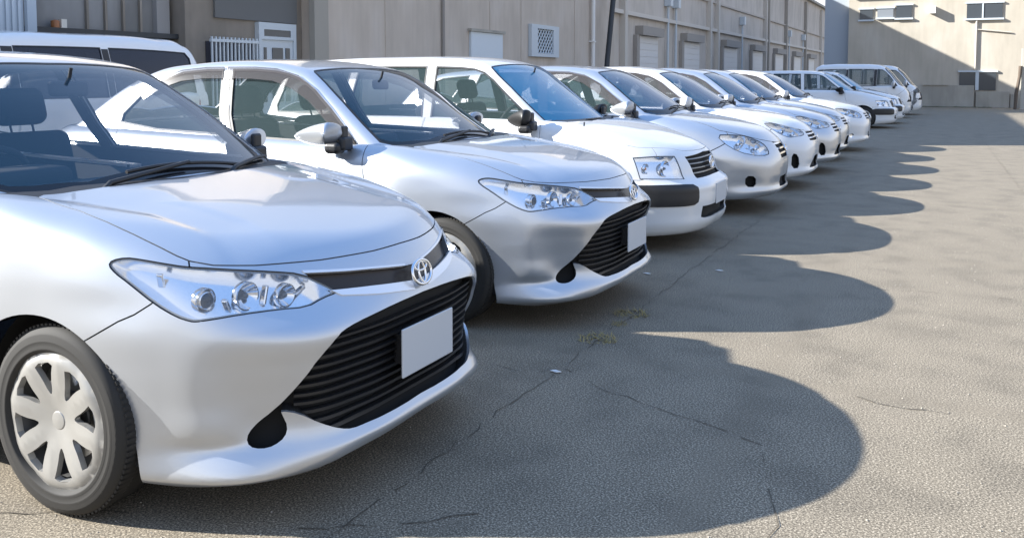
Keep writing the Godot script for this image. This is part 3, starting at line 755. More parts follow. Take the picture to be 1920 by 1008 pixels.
func grow(s: Sheet, poly: PackedVector2Array, d: float) -> PackedVector2Array:
	# moves an outline outwards by d metres on the sheet
	var q := dense(poly, 1.0)
	var m := q.size()
	var o := PackedVector2Array()
	var sign := -1.0 if Geometry2D.is_polygon_clockwise(q) else 1.0
	for i in m:
		var p := q[i]
		var x := Vector2(clampf(p.x, 0, s.nu - 1.01), clampf(p.y, 0, s.nv - 1.01))
		var e := Vector2(0.4 if x.x < s.nu - 1.5 else -0.4, 0.4 if x.y < s.nv - 1.5 else -0.4)
		var lu := maxf(s.point(x).distance_to(s.point(x + Vector2(e.x, 0))) / 0.4, 1e-4)
		var lv := maxf(s.point(x).distance_to(s.point(x + Vector2(0, e.y))) / 0.4, 1e-4)
		var sc := Vector2(lu, lv)
		var a := (p - q[(i - 1 + m) % m]) * sc
		var b := (q[(i + 1) % m] - p) * sc
		var na := Vector2(a.y, -a.x).normalized()
		var nb := Vector2(b.y, -b.x).normalized()
		var c := (na + nb)
		c = c.normalized() / maxf(0.45, c.length() * 0.5) if c.length() > 0.05 else na
		var r := p + c * d * sign / sc
		if p.x > s.nu - 1.002 and s.p[(s.nu - 1) * s.nv].z < 0.001:
			r.x = p.x
		if p.x < 0.002 and s.p[0].z < 0.001:
			r.x = p.x
		if p.y > s.nv - 1.002:
			r.y = p.y
		o.append(r)
	return o

func fill(t: Tri, s: Sheet, poly: PackedVector2Array, holes: Array, off: float, only_edge := false) -> void:
	var mark := PackedByteArray()
	mark.resize(s.nu * s.nv)
	var loops: Array = [dense(poly, 0.3)]
	for h in holes:
		loops.append(dense(h, 0.3))
	for l in loops.size():
		for q in loops[l]:
			for e in [Vector2(-0.02, -0.02), Vector2(0.02, 0.02)]:
				var i := int(floor(q.x + e.x))
				var j := int(floor(q.y + e.y))
				if i >= 0 and j >= 0 and i < s.nu - 1 and j < s.nv - 1:
					mark[i * s.nv + j] = 1
	var lo := Vector2(1e9, 1e9)
	var hi := -lo
	for q in poly:
		lo = lo.min(q)
		hi = hi.max(q)
	var boxes := []
	for h in holes:
		var r := Rect2(h[0], Vector2.ZERO)
		for q in h:
			r = r.expand(q)
		boxes.append(r)
	for i in range(maxi(0, int(lo.x)), mini(s.nu - 1, int(hi.x) + 1)):
		var known := false
		var inside := false
		for j in range(maxi(0, int(lo.y)), mini(s.nv - 1, int(hi.y) + 1)):
			var k := i * s.nv + j
			if not mark[k]:
				if not known:
					var c := Vector2(i + 0.5, j + 0.5)
					inside = Geometry2D.is_point_in_polygon(c, poly)
					for h in holes.size():
						if inside and (boxes[h] as Rect2).has_point(c) and Geometry2D.is_point_in_polygon(c, holes[h]):
							inside = false
					known = true
				if inside:
					var a := s.p[k] + s.n[k] * off
					var b := s.p[k + 1] + s.n[k + 1] * off
					var c := s.p[k + s.nv + 1] + s.n[k + s.nv + 1] * off
					var d := s.p[k + s.nv] + s.n[k + s.nv] * off
					t.add(a, b, c, s.n[k], s.n[k + 1], s.n[k + s.nv + 1])
					t.add(a, c, d, s.n[k], s.n[k + s.nv + 1], s.n[k + s.nv])
				continue
			known = false
			var cell := PackedVector2Array([Vector2(i, j), Vector2(i + 1, j), Vector2(i + 1, j + 1), Vector2(i, j + 1)])
			var bits: Array = Geometry2D.intersect_polygons(cell, poly)
			for h in holes.size():
				if not (boxes[h] as Rect2).grow(0.01).intersects(Rect2(i, j, 1, 1)):
					continue
				var next: Array = []
				for b in bits:
					for r in Geometry2D.clip_polygons(b, holes[h]):
						if not Geometry2D.is_polygon_clockwise(r):
							next.append(r)
				bits = next
			for b in bits:
				var ix := Geometry2D.triangulate_polygon(b)
				for e in range(0, ix.size(), 3):
					var q0: Vector2 = b[ix[e]]
					var q1: Vector2 = b[ix[e + 1]]
					var q2: Vector2 = b[ix[e + 2]]
					var n0 := s.normal(q0)
					var n1 := s.normal(q1)
					var n2 := s.normal(q2)
					t.add(s.point(q0) + n0 * off, s.point(q1) + n1 * off, s.point(q2) + n2 * off, n0, n1, n2)

func wall(t: Tri, s: Sheet, poly: PackedVector2Array, from: float, to: float, holes := [], within := PackedVector2Array()) -> void:
	# the edge of a panel, turned inwards
	var q := dense(poly, 0.8)
	var m := q.size()
	for i in m:
		var a := q[i].clamp(Vector2.ZERO, Vector2(s.nu - 1, s.nv - 1))
		var b := q[(i + 1) % m].clamp(Vector2.ZERO, Vector2(s.nu - 1, s.nv - 1))
		var pa := s.point(a)
		var pb := s.point(b)
		if pa.z < 0.003 and pb.z < 0.003 or pa.distance_squared_to(pb) < 1e-9:
			continue
		var hidden := not within.is_empty() and not Geometry2D.is_point_in_polygon((q[i] + q[(i + 1) % m]) * 0.5, within)
		for h in holes:
			if Geometry2D.is_point_in_polygon((q[i] + q[(i + 1) % m]) * 0.5, h):
				hidden = true
				break
		if hidden:
			continue
		var na := s.normal(a)
		var nb := s.normal(b)
		t.quad(pa + na * from, pb + nb * from, pb + nb * to, pa + na * to, (pb - pa).cross(na))

func panel(parent: Node3D, called: String, s: Sheet, poly: PackedVector2Array, holes: Array, mat: Material, off := 0.0, lip := 0.012, sides := "both") -> Array:
	var t := Tri.new()
	fill(t, s, poly, holes, off)
	if lip > 0.0:
		wall(t, s, poly, off, off - lip, holes)
		for h in holes:
			var others := []
			for o in holes:
				if o != h:
					others.append(o)
			wall(t, s, h, off, off - lip, others, poly)
	return put(parent, called, t, mat, sides)

func put(parent: Node3D, called: String, t: Tri, mat: Material, sides := "one") -> Array:
	var made := []
	if t.v.is_empty():
		return made
	if sides == "both":
		t.join(t.mirrored())
	made.append(obj(parent, called, t.mesh(mat)))
	if sides == "each":
		made.append(obj(parent, called, t.mirrored().mesh(mat)))
	return made

func obj(parent: Node, called: String, mesh: Mesh) -> MeshInstance3D:
	var o := MeshInstance3D.new()
	o.mesh = mesh
	o.name = numbered(parent, called)
	parent.add_child(o, true)
	return o

func numbered(parent: Node, called: String) -> String:
	if not parent.has_node(NodePath(called)):
		return called
	var i := 1
	while parent.has_node(NodePath("%s_%03d" % [called, i])):
		i += 1
	return "%s_%03d" % [called, i]

func thing(called: String, label: String, category: String, at := Vector3.ZERO, turn := 0.0, group := "") -> Node3D:
	var o := Node3D.new()
	o.name = numbered(self, called)
	add_child(o, true)
	o.position = at
	o.rotation.y = turn
	tag(o, label, category, group)
	return o

func tag(o: Node, label: String, category: String, group := "") -> void:
	o.set_meta("label", label)
	o.set_meta("category", category)
	if group:
		o.set_meta("group", group)

func mat(c: Color, rough := 0.6, metal := 0.0, more := {}) -> StandardMaterial3D:
	# c holds real-world (linear) values
	var m := StandardMaterial3D.new()
	m.albedo_color = Color(c.r, c.g, c.b).linear_to_srgb()
	m.albedo_color.a = c.a
	m.roughness = rough
	m.metallic = metal
	m.cull_mode = BaseMaterial3D.CULL_DISABLED
	if c.a < 1.0:
		m.transparency = BaseMaterial3D.TRANSPARENCY_ALPHA
	for k in more:
		m.set(k, more[k])
	return m

func noise(freq: float, octaves := 3, type := FastNoiseLite.TYPE_SIMPLEX_SMOOTH, sd := 1) -> FastNoiseLite:
	var f := FastNoiseLite.new()
	f.seed = sd
	f.noise_type = type
	f.frequency = freq
	f.fractal_octaves = octaves
	return f

func ramp(stops: Array) -> Gradient:
	var g := Gradient.new()
	g.offsets = PackedFloat32Array()
	var o := PackedFloat32Array()
	var c := PackedColorArray()
	for s in stops:
		o.append(s[0])
		c.append((s[1] as Color).linear_to_srgb())
	g.offsets = o
	g.colors = c
	return g

func tex(n: FastNoiseLite, size: int, stops := [], normal := 0.0) -> NoiseTexture2D:
	var t := NoiseTexture2D.new()
	t.width = size
	t.height = size
	t.seamless = true
	t.noise = n
	if stops:
		t.color_ramp = ramp(stops)
	if normal > 0.0:
		t.as_normal_map = true
		t.bump_strength = normal
	return t
# ---------------------------------------------------------------- cars
var M := {}

func materials() -> void:
	M.silver = mat(Color(0.555, 0.58, 0.615), 0.35, 0.72, {"clearcoat_enabled": true, "clearcoat": 1.0, "clearcoat_roughness": 0.04})
	M.white = mat(Color(0.78, 0.78, 0.77), 0.35, 0.0, {"clearcoat_enabled": true, "clearcoat": 1.0, "clearcoat_roughness": 0.04})
	M.glass = mat(Color(0.025, 0.10, 0.16, 0.33), 0.02)
	M.side_glass = mat(Color(0.10, 0.16, 0.14, 0.22), 0.02)
	M.dark_glass = mat(Color(0.01, 0.015, 0.03, 0.9), 0.03)
	M.lens = mat(Color(0.9, 0.93, 0.95, 0.07), 0.02)
	M.chrome = mat(Color(0.82, 0.83, 0.85), 0.08, 1.0)
	M.reflector = mat(Color(0.85, 0.86, 0.88), 0.16, 1.0)
	M.black_plastic = mat(Color(0.018, 0.018, 0.019), 0.42)
	M.gloss_black = mat(Color(0.012, 0.012, 0.013), 0.12)
	M.matte_black = mat(Color(0.012, 0.012, 0.012), 0.9)
	M.rubber = mat(Color(0.02, 0.0185, 0.016), 0.75)
	M.trim = mat(Color(0.02, 0.02, 0.021), 0.5)
	M.visor = mat(Color(0.10, 0.085, 0.075, 0.55), 0.08)
	M.interior = mat(Color(0.022, 0.024, 0.028), 0.85)
	M.seat = mat(Color(0.022, 0.023, 0.027), 0.95)
	M.lining = mat(Color(0.07, 0.075, 0.08), 0.9)
	M.hubcap = mat(Color(0.345, 0.335, 0.31), 0.35, 0.35, {"clearcoat_enabled": true, "clearcoat": 0.6, "clearcoat_roughness": 0.1})
	M.lamp_seal = mat(Color(0.22, 0.23, 0.24), 0.3, 0.5)
	M.bright_trim = mat(Color(0.86, 0.87, 0.89), 0.22, 0.35)  # chrome trim; the bright sky reflection is put into this pale colour
	M.blue_glass = mat(Color(0.035, 0.27, 0.46, 0.80), 0.02)  # tinted glass, with blue of the reflected sky added to its colour
	M.teal_glass = mat(Color(0.03, 0.13, 0.25, 0.55), 0.02)  # tinted glass holding a weaker painted share of the reflected sky
	M.smoke = mat(Color(0.04, 0.032, 0.027), 0.26, 0.0, {"metallic_specular": 0.4})
	M.steel = mat(Color(0.12, 0.12, 0.12), 0.5, 0.6)
	M.plate = mat(Color(0.54, 0.56, 0.58), 0.45)
	M.tail = mat(Color(0.35, 0.01, 0.01), 0.15)
	M.amber = mat(Color(0.8, 0.3, 0.05), 0.2)

func pts(s, kind: String, list: Array, round := 0) -> PackedVector2Array:
	# an outline given in side view (x, y), plan (x, z), front (z, y) or round the nose (degrees, y), laid on a surface
	var l := []
	for q in list:
		l.append(Vector2(q[0], q[1]))
	if round:
		l = chaikin(l, round, not (kind == "turn" and l[0].x > 89.9 and l[-1].x > 89.9))
	var o := PackedVector2Array()
	for q in l:
		o.append(s.plan(q.x, q.y) if kind == "plan" else s.side(q.x, q.y) if kind == "side" else s.turn(q.x, q.y))
	return o

func circle(s, x: float, y: float, r: float, cut := -1.0) -> PackedVector2Array:
	var o := PackedVector2Array()
	for i in 72:
		var a := TAU * i / 72.0
		o.append(s.side(x + cos(a) * r, maxf(y + sin(a) * r, cut)))
	return o

func wheel(car: Node3D, x: float, z: float, r: float, kind: String, width := 0.185) -> Node3D:
	var w := Node3D.new()
	w.name = numbered(car, "wheel")
	car.add_child(w, true)
	w.position = Vector3(x, r, z)
	if z < 0.0:
		w.rotation.y = PI
	var t := Tri.new()
	var h := width * 0.5
	var rim := r * 0.715
	t.lathe([Vector2(rim - 0.012, h - 0.030), Vector2(rim, h - 0.012), Vector2(rim + 0.008, h - 0.002), Vector2(rim + 0.014, h + 0.0015), Vector2(rim + 0.020, h - 0.0025), Vector2(rim + 0.034, h), Vector2(r - 0.048, h + 0.001), Vector2(r - 0.044, h - 0.0015), Vector2(r - 0.030, h - 0.002), Vector2(r - 0.027, h - 0.005), Vector2(r - 0.013, h - 0.010), Vector2(r - 0.004, h - 0.026), Vector2(r, h - 0.045), Vector2(r, -h + 0.045), Vector2(r - 0.012, -h + 0.012), Vector2(rim, -h)], Transform3D.IDENTITY, 72)
	# tread blocks on the shoulder
	for i in 96:
		var a := TAU * i / 96.0
		var b := a + TAU / 96.0 * 0.62
		var p0 := Vector3(cos(a), sin(a), 0)
		var p1 := Vector3(cos(b), sin(b), 0)
		for zz in [[h - 0.022, h - 0.062], [h - 0.070, h - 0.108], [-h + 0.022, -h + 0.062]]:
			t.quad(p0 * (r + 0.0012) + Vector3(0, 0, zz[0]), p1 * (r + 0.0012) + Vector3(0, 0, zz[0]), p1 * (r + 0.0012) + Vector3(0, 0, zz[1]), p0 * (r + 0.0012) + Vector3(0, 0, zz[1]), p0)
			t.quad(p0 * (r - 0.006) + Vector3(0, 0, zz[0]), p1 * (r - 0.006) + Vector3(0, 0, zz[0]), p1 * (r + 0.0012) + Vector3(0, 0, zz[0]), p0 * (r + 0.0012) + Vector3(0, 0, zz[0]), Vector3(0, 0, signf(zz[0])))
	obj(w, "tyre", t.mesh(M.rubber))
	t = Tri.new()
	t.lathe([Vector2(rim - 0.01, h - 0.03), Vector2(rim - 0.03, h - 0.06), Vector2(rim - 0.035, -h + 0.03)], Transform3D.IDENTITY, 48)
	t.lathe([Vector2(rim - 0.034, 0.0), Vector2(0.09, 0.012), Vector2(0.08, 0.03), Vector2(0.0, 0.034)], Transform3D.IDENTITY, 40, true)
	obj(w, "rim", t.mesh(M.steel))
	t = Tri.new()
	t.lathe([Vector2(0.135, 0.018), Vector2(0.135, 0.026), Vector2(0.03, 0.026)], Transform3D.IDENTITY, 40, true)
	obj(w, "brake_disc", t.mesh(M.reflector))
	# the cover: a dished disc with openings between its spokes
	var n := 8 if kind == "cover" else 10
	var disc := PackedVector2Array()
	for i in 96:
		disc.append(Vector2.from_angle(TAU * i / 96.0) * (rim + 0.004))
	var holes := []
	for i in n:
		var a := TAU * (i + 0.28) / n
		var q := []
		var inner := 0.40
		var w0 := 0.075
		var w1 := 0.25 if n == 8 else 0.17
		for e in [[inner, -w0], [inner, w0], [0.66, (w0 + w1) * 0.5], [0.885, w1], [0.885, -w1], [0.66, -(w0 + w1) * 0.5]]:
			q.append(Vector2.from_angle(a + e[1]) * rim * (e[0] as float))
		holes.append(PackedVector2Array(chaikin(q, 1)))
	t = Tri.new()
	var zf := func(p: Vector2) -> float:
		var d := p.length() / rim
		var spoke := absf(fposmod(p.angle() / TAU * n - 0.28 + 0.5, 1.0) - 0.5) * 2.0 # 0 mid hole, 1 mid spoke
		return h - 0.006 - 0.012 * pow(clampf((d - 0.85) / 0.16, 0, 1), 2.0) - 0.020 * pow(1.0 - clampf(d / 0.85, 0, 1), 1.6) + 0.006 * spoke * clampf((d - 0.25) * 2.0, 0, 1)
	var step := rim / 13.0
	for i in range(-14, 14):
		for j in range(-14, 14):
			var cell := PackedVector2Array([Vector2(i, j) * step, Vector2(i + 1, j) * step, Vector2(i + 1, j + 1) * step, Vector2(i, j + 1) * step])
			var bits: Array = Geometry2D.intersect_polygons(cell, disc)
			for hq in holes:
				var next: Array = []
				for b in bits:
					for rr in Geometry2D.clip_polygons(b, hq):
						if not Geometry2D.is_polygon_clockwise(rr):
							next.append(rr)
				bits = next
			for b in bits:
				var ix := Geometry2D.triangulate_polygon(b)
				for e in range(0, ix.size(), 3):
					var v := []
					var nn := []
					for c in 3:
						var p: Vector2 = b[ix[e + c]]
						var z0: float = zf.call(p)
						v.append(Vector3(p.x, p.y, z0))
						var gx: float = zf.call(p + Vector2(0.003, 0)) - z0
						var gy: float = zf.call(p + Vector2(0, 0.003)) - z0
						nn.append(Vector3(-gx, -gy, 0.003).normalized())
					t.add(v[0], v[1], v[2], nn[0], nn[1], nn[2])
	for hq in holes:
		for i in hq.size():
			var a: Vector2 = hq[i]
			var b: Vector2 = hq[(i + 1) % hq.size()]
			var za: float = zf.call(a)
			var zb: float = zf.call(b)
			t.quad(Vector3(a.x, a.y, za), Vector3(b.x, b.y, zb), Vector3(b.x * 0.98, b.y * 0.98, zb - 0.02), Vector3(a.x * 0.98, a.y * 0.98, za - 0.02), Vector3(-a.x, -a.y, 0))
	var zc := h - 0.0235
	t.lathe([Vector2(0.030, zc - 0.004), Vector2(0.029, zc + 0.003), Vector2(0.026, zc + 0.005), Vector2(0.0, zc + 0.006)], Transform3D.IDENTITY, 24)
	obj(w, "wheel_cover", t.mesh(M.hubcap))
	return w

func emblem(car: Node3D, at: Vector3, nrm: Vector3, size: float, material: Material) -> void:
	var t := Tri.new()
	var b := Basis.looking_at(-nrm, Vector3.UP)
	var oval := func(rx: float, ry: float, cx: float, cy: float, th: float) -> void:
		var path := []
		for i in 28:
			var a := TAU * i / 28.0
			path.append(at + b * Vector3(cx + cos(a) * rx, cy + sin(a) * ry, 0.006))
		t.tube(path, th, 6, true)
	oval.call(size, size * 0.72, 0.0, 0.0, size * 0.11)
	oval.call(size * 0.34, size * 0.62, 0.0, 0.0, size * 0.09)
	oval.call(size * 0.62, size * 0.26, 0.0, size * 0.36, size * 0.08)
	obj(car, "emblem", t.mesh(material))

func bowl(t: Tri, at: Vector3, dir: Vector3, r: float, depth: float) -> void:
	var prof := []
	for i in 9:
		var q := i / 8.0
		prof.append(Vector2(r * q, -depth * (1.0 - q * q)))
	t.lathe(prof, Transform3D(Basis.looking_at(-dir, Vector3.UP), at), 28)

func car(c: Dictionary, at: Vector3, turn: float, fine := 1.0) -> Node3D:
	var root := thing(c.called, c.label, c.category, at, turn, c.get("group", ""))
	var paint: Material = c.paint
	var b := Shell.new()
	for key in ["xc", "xr", "c0", "k", "crease"]:
		if c.has(key):
			b.set(key, c[key])
	b.build(c.levels, c.rear, c.spine, c.hood, c.crown, fine)
	var g := Cabin.new()
	for key in ["c1", "kg", "tumble", "belt"]:
		if c.has(key):
			g.set("k" if key == "kg" else key, c[key])
	g.build(c.cabin[0], c.cabin[1], c.roofline, c.bow, c.rcrown, c.wb, fine)
	var bs := b.sh
	var gs := g.sh
	var w := c.wheels as Dictionary
	var gap := 0.0024 if fine < 1.5 else 0.004
	# outlines on the lower body
	var hood := pts(b, "plan", c.hood_edge)
	var cowl := pts(b, "plan", c.cowl_edge)
	var lamp := pts(b, "turn", c.headlight, c.get("lamp_round", 1))
	var bumper := pts(b, "turn", c.bumper)
	var inside := PackedVector2Array()
	for q in c.inside:
		inside.append(b.plan(q[0], q[1]))
	var arch := circle(b, w.front + w.arch_dx, w.arch_y, w.arch)
	var arch_r := circle(b, w.rear + w.arch_dx * 0.3, w.arch_y, w.arch)
	var doors := []
	for d in c.doors:
		doors.append(pts(b, "side", d))
	var openings := []
	for key in ["grille", "lower"]:
		for q in c.get(key, []):
			openings.append(pts(b, "turn", q.outline, q.get("round", 1)))
	var guards := []
	for q in c.get("guards", []):
		guards.append(pts(b, "turn", q, 1))
	var tails := []
	for q in c.get("tail", []):
		tails.append(pts(b, "side", q, 1))
	var door_cuts := []
	for d in doors:
		door_cuts.append(grow(bs, d, gap))
	# panels
	panel(root, "hood", bs, grow(bs, hood, -gap), [], paint)
	panel(root, "cowl", bs, cowl, [grow(bs, hood, gap)], M.trim, -0.006, 0.0)
	panel(root, "front_bumper", bs, grow(bs, bumper, -gap), [grow(bs, hood, gap), grow(bs, lamp, gap), arch] + openings + guards, paint)
	var fender := pts(b, "side", [[c.door_x, 1.5], [c.door_x, 0.17], [w.front + w.arch_dx, 0.17], [w.front + w.arch_dx, 0.3]])
	var fe: float = c.get("fender_end", 50.0)
	fender.append(b.turn(fe - 7.0, 0.45))
	fender.append(b.turn(fe, c.get("fender_y", 0.68)))
	fender.append(Vector2(fender[-1].x, b.turn(fe, 0.8).y))
	fender.append(b.turn(fe, 0.95))
	fender.append(b.plan(b.xc + 0.08, 0.03))
	fender.append(b.plan(minf(c.door_x, b.xc + 0.05), 0.03))
	panel(root, "front_fender", bs, fender, [grow(bs, hood, gap), cowl, grow(bs, lamp, gap), grow(bs, bumper, gap), arch, inside] + openings + door_cuts, paint, 0.0, 0.012, "each")
	for i in doors.size():
		panel(root, "front_door" if i == 0 else "rear_door", bs, grow(bs, doors[i], -gap), [inside, arch_r, arch], paint, 0.0, 0.012, "each")
	var sidep := pts(b, "side", [[c.door_x - 2.0 * gap, 1.5], [c.door_x - 2.0 * gap, 0.17], [b.xr, 0.17]])
	sidep.append(Vector2(0.0, sidep[-1].y))
	sidep.append(Vector2(0.0, bs.nv - 1.0))
	sidep.append(b.plan(b.xr, 0.02))
	sidep.append(b.plan(c.door_x - 2.0 * gap, 0.02))
	var cut := [inside, arch_r]
	cut = cut + door_cuts
	panel(root, "rear_body", bs, sidep, cut + tails, paint, 0.0, 0.012)
	for q in tails:
		panel(root, "tail_lamp", bs, grow(bs, q, -gap), [], M.tail, 0.0, 0.01, "each")
	# the dark structure behind the gaps
	var all := PackedVector2Array()
	for q in [[90.0, 0.235], [80.0, 0.23], [70.0, 0.22], [60.0, 0.19], [52.0, 0.19], [40.0, 0.20], [20.0, 0.21], [2.0, 0.21]]:
		all.append(b.turn(q[0], q[1]))
	all.append(b.side(b.xr + 0.01, 0.22))
	all.append(Vector2(0, all[-1].y))
	all.append(Vector2(0, bs.nv - 1))
	all.append(Vector2(bs.nu - 1, bs.nv - 1))
	var deep := []
	for q in openings + [lamp]:
		deep.append(grow(bs, q, 0.004))
	panel(root, "inner_structure", bs, all, [inside, arch, arch_r] + deep, M.matte_black, -0.016, 0.0)
	# head lamps
	panel(root, "headlight_lens", bs, grow(bs, lamp, -0.002), [], M.lens, -0.002, 0.0, "each")
	var t := Tri.new()
	var rim := grow(bs, lamp, -0.0065)
	fill(t, bs, grow(bs, lamp, -0.001), [rim], -0.005)
	wall(t, bs, grow(bs, lamp, -0.001), 0.0, -0.03)
	put(root, "headlight_seal", t, M.lamp_seal, "each")
	t = Tri.new()
	fill(t, bs, lamp, [], -c.get("lamp_deep", 0.05))
	wall(t, bs, rim, -0.005, -c.get("lamp_deep", 0.05))
	put(root, "headlight_housing", t, M.reflector, "each")
	for q in c.get("lamps", []):
		var ip := b.turn(q[0], q[1])
		var pos := bs.point(ip)
		var dir := Vector3(1, 0, 0.12).normalized()
		var at2 := pos - bs.normal(ip) * 0.028
		t = Tri.new()
		bowl(t, at2, dir, q[2], q[2] * 0.8)
		t.lathe([Vector2(q[2], -0.004), Vector2(q[2] + 0.004, 0.0), Vector2(q[2] + 0.004, -0.02)], Transform3D(Basis.looking_at(-dir, Vector3.UP), at2), 28)
		put(root, "headlight_reflector", t, M.chrome, "each")
		t = Tri.new()
		if q[3] == "projector":
			t.lathe([Vector2(q[2] * 0.8, -0.03), Vector2(q[2] * 0.8, 0.004), Vector2(q[2] * 0.72, 0.006)], Transform3D(Basis.looking_at(-dir, Vector3.UP), at2), 28, true)
			put(root, "headlight_shroud", t, M.reflector, "each")
			t = Tri.new()
			var prof := []
			for i in 7:
				prof.append(Vector2(q[2] * 0.72 * sin(PI * 0.5 * i / 6.0), 0.004 + 0.014 * cos(PI * 0.5 * i / 6.0)))
			t.lathe(prof, Transform3D(Basis.looking_at(-dir, Vector3.UP), at2), 28)
			put(root, "headlight_bulb", t, M.gloss_black, "each")
		else:
			t.lathe([Vector2(0.011, -0.04), Vector2(0.011, -0.012), Vector2(0.007, -0.004), Vector2(0.0, -0.002)], Transform3D(Basis.looking_at(-dir, Vector3.UP), at2), 14)
			put(root, "headlight_bulb", t, M.steel if q[3] == "bulb" else M.amber, "each")
	for q in c.get("fins", []):
		var ip := b.turn(q[0], q[1])
		var pos := bs.point(ip) - bs.normal(ip) * 0.04
		t = Tri.new()
		t.rbox(pos, Vector3(0.02, q[3], q[2]), 0.004, Basis(Vector3.UP, deg_to_rad(90.0 - q[0] - 20.0)) * Basis(Vector3.RIGHT, q[4]), 2)
		put(root, "headlight_fin", t, M.chrome, "each")
	# openings in the nose
	for key in ["grille", "lower"]:
		for q in c.get(key, []):
			var o := pts(b, "turn", q.outline, q.get("round", 1))
			t = Tri.new()
			fill(t, bs, o, [], -q.deep)
			wall(t, bs, o, -0.010, -q.deep)
			var side: String = q.get("sides", "both")
			put(root, q.called, t, M[q.get("mat", "matte_black")], side)
			var slats: Array = q.get("slats", [])
			for bar in q.get("bars", []):
				for e in bar[2]:
					var y0: float = lerpf(bar[0], bar[1], (e + 0.5) / bar[2])
					slats = slats + [[y0 - bar[3] * 0.5, y0 + bar[3] * 0.5, bar[4], bar[5]]]
			for sl in slats:
				var strip := PackedVector2Array()
				var t0: float = q.get("bars_from", 30.0)
				for d in range(0, 61):
					strip.append(b.turn(lerpf(t0, 90.0, d / 60.0), sl[0]))
				for d in range(60, -1, -1):
					strip.append(b.turn(lerpf(t0, 90.0, d / 60.0), sl[1]))
				t = Tri.new()
				for piece in Geometry2D.intersect_polygons(strip, o):
					fill(t, bs, piece, [], -sl[2])
					wall(t, bs, piece, -sl[2], -sl[2] - 0.02)
				put(root, "grille_slat", t, M[sl[3]], side)
	for q in guards:
		panel(root, "bumper_guard", bs, grow(bs, q, -0.001), [], M.black_plastic, 0.008, 0.02, "each")
	for q in c.get("chrome", []):
		panel(root, "chrome_strip", bs, pts(b, "turn", q, 0), [], M.bright_trim, 0.004, 0.014, "each")
	if c.has("emblem"):
		var e: Array = c.emblem
		emblem(root, Vector3(e[0], e[1], 0), Vector3(1, e[3], 0).normalized(), e[2], M.chrome)
	if c.get("plate"):
		t = Tri.new()
		t.rbox(Vector3(c.plate[0], c.plate[1], 0), Vector3(0.33, 0.165, 0.008), 0.0038, Basis(Vector3.UP, PI / 2.0), 2)
		put(root, "number_plate", t, M.plate)
		t = Tri.new()
		t.box(Vector3(c.plate[0] - 0.06, c.plate[1] - 0.05, -0.12), Vector3(c.plate[0] - 0.006, c.plate[1] + 0.05, 0.12))
		put(root, "plate_bracket", t, M.black_plastic)
	# the upper body
	var screen := pts(g, "plan", c.screen)
	var wins := []
	for q in c.windows:
		wins.append(pts(g, "side", q, 0))
	var holes := [screen] + wins
	var back := PackedVector2Array()
	if c.has("backlight"):
		back = pts(g, "plan", c.backlight)
		holes.append(back)
	var gall := PackedVector2Array([Vector2(0, 0), Vector2(gs.nu - 1, 0), Vector2(gs.nu - 1, gs.nv - 1), Vector2(0, gs.nv - 1)])
	panel(root, "roof", gs, gall, holes, c.get("roof_paint", paint), 0.0, 0.012)
	var lined := []
	for q in holes:
		lined.append(grow(gs, q, 0.004))
	panel(root, "lining", gs, gall, lined, M.lining, -0.03, 0.0)
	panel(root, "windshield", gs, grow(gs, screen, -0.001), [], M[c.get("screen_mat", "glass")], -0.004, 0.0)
	panel(root, "windshield_seal", gs, grow(gs, screen, -0.0005), [grow(gs, screen, -0.014)], M.trim, -0.0015, 0.0)
	if c.get("frit"):
		panel(root, "windshield_frit", gs, pts(g, "plan", c.frit), [], M.gloss_black, -0.003, 0.0)
	if c.has("backlight"):
		panel(root, "rear_glass", gs, back, [], M.side_glass, -0.004, 0.0)
	for i in wins.size():
		var m: Material = c.window_mats[i] if c.has("window_mats") else M.side_glass
		panel(root, "side_window", gs, grow(gs, wins[i], -0.001), [], m, -0.008, 0.0, "each")
		panel(root, "window_seal", gs, grow(gs, wins[i], 0.006), [grow(gs, wins[i], -0.008)], M.trim, 0.002, 0.006, "each")
	for q in c.get("visors", []):
		panel(root, "rain_visor", gs, pts(g, "side", q, 0), [], M.visor, 0.014, 0.012, "each")
	for q in c.get("pillar_trim", []):
		panel(root, "pillar_trim", gs, pts(g, "side", q, 0), [], M.trim, 0.003, 0.004, "each")
	# wheels and their wells
	for x in [w.front, w.rear]:
		for z in [w.z, -w.z]:
			wheel(root, x, z, w.r, w.get("kind", "cover"))
		t = Tri.new()
		var prof := [Vector2(w.arch + 0.01, w.z + 0.02), Vector2(w.arch + 0.02, w.z - 0.05), Vector2(w.arch + 0.02, w.z - 0.28), Vector2(0.05, w.z - 0.28)]
		t.lathe(prof, Transform3D(Basis.IDENTITY, Vector3(x + (w.arch_dx if x == w.front else w.arch_dx * 0.3), w.arch_y, 0)), 40)
		var keep := Tri.new()
		for i in range(0, t.v.size(), 3):
			if minf(t.v[i].y, minf(t.v[i + 1].y, t.v[i + 2].y)) > 0.14:
				keep.v.append_array(t.v.slice(i, i + 3))
				keep.n.append_array(t.n.slice(i, i + 3))
		put(root, "wheel_well", keep, M.matte_black, "each")
	t = Tri.new()
	t.box(Vector3(b.xr - 0.5, 0.19, -0.55), Vector3(0.62, 0.27, 0.55))
	t.box(Vector3(w.rear + 0.36, 0.19, -0.74), Vector3(w.front - 0.36, 0.26, 0.74))
	put(root, "underbody", t, M.matte_black)
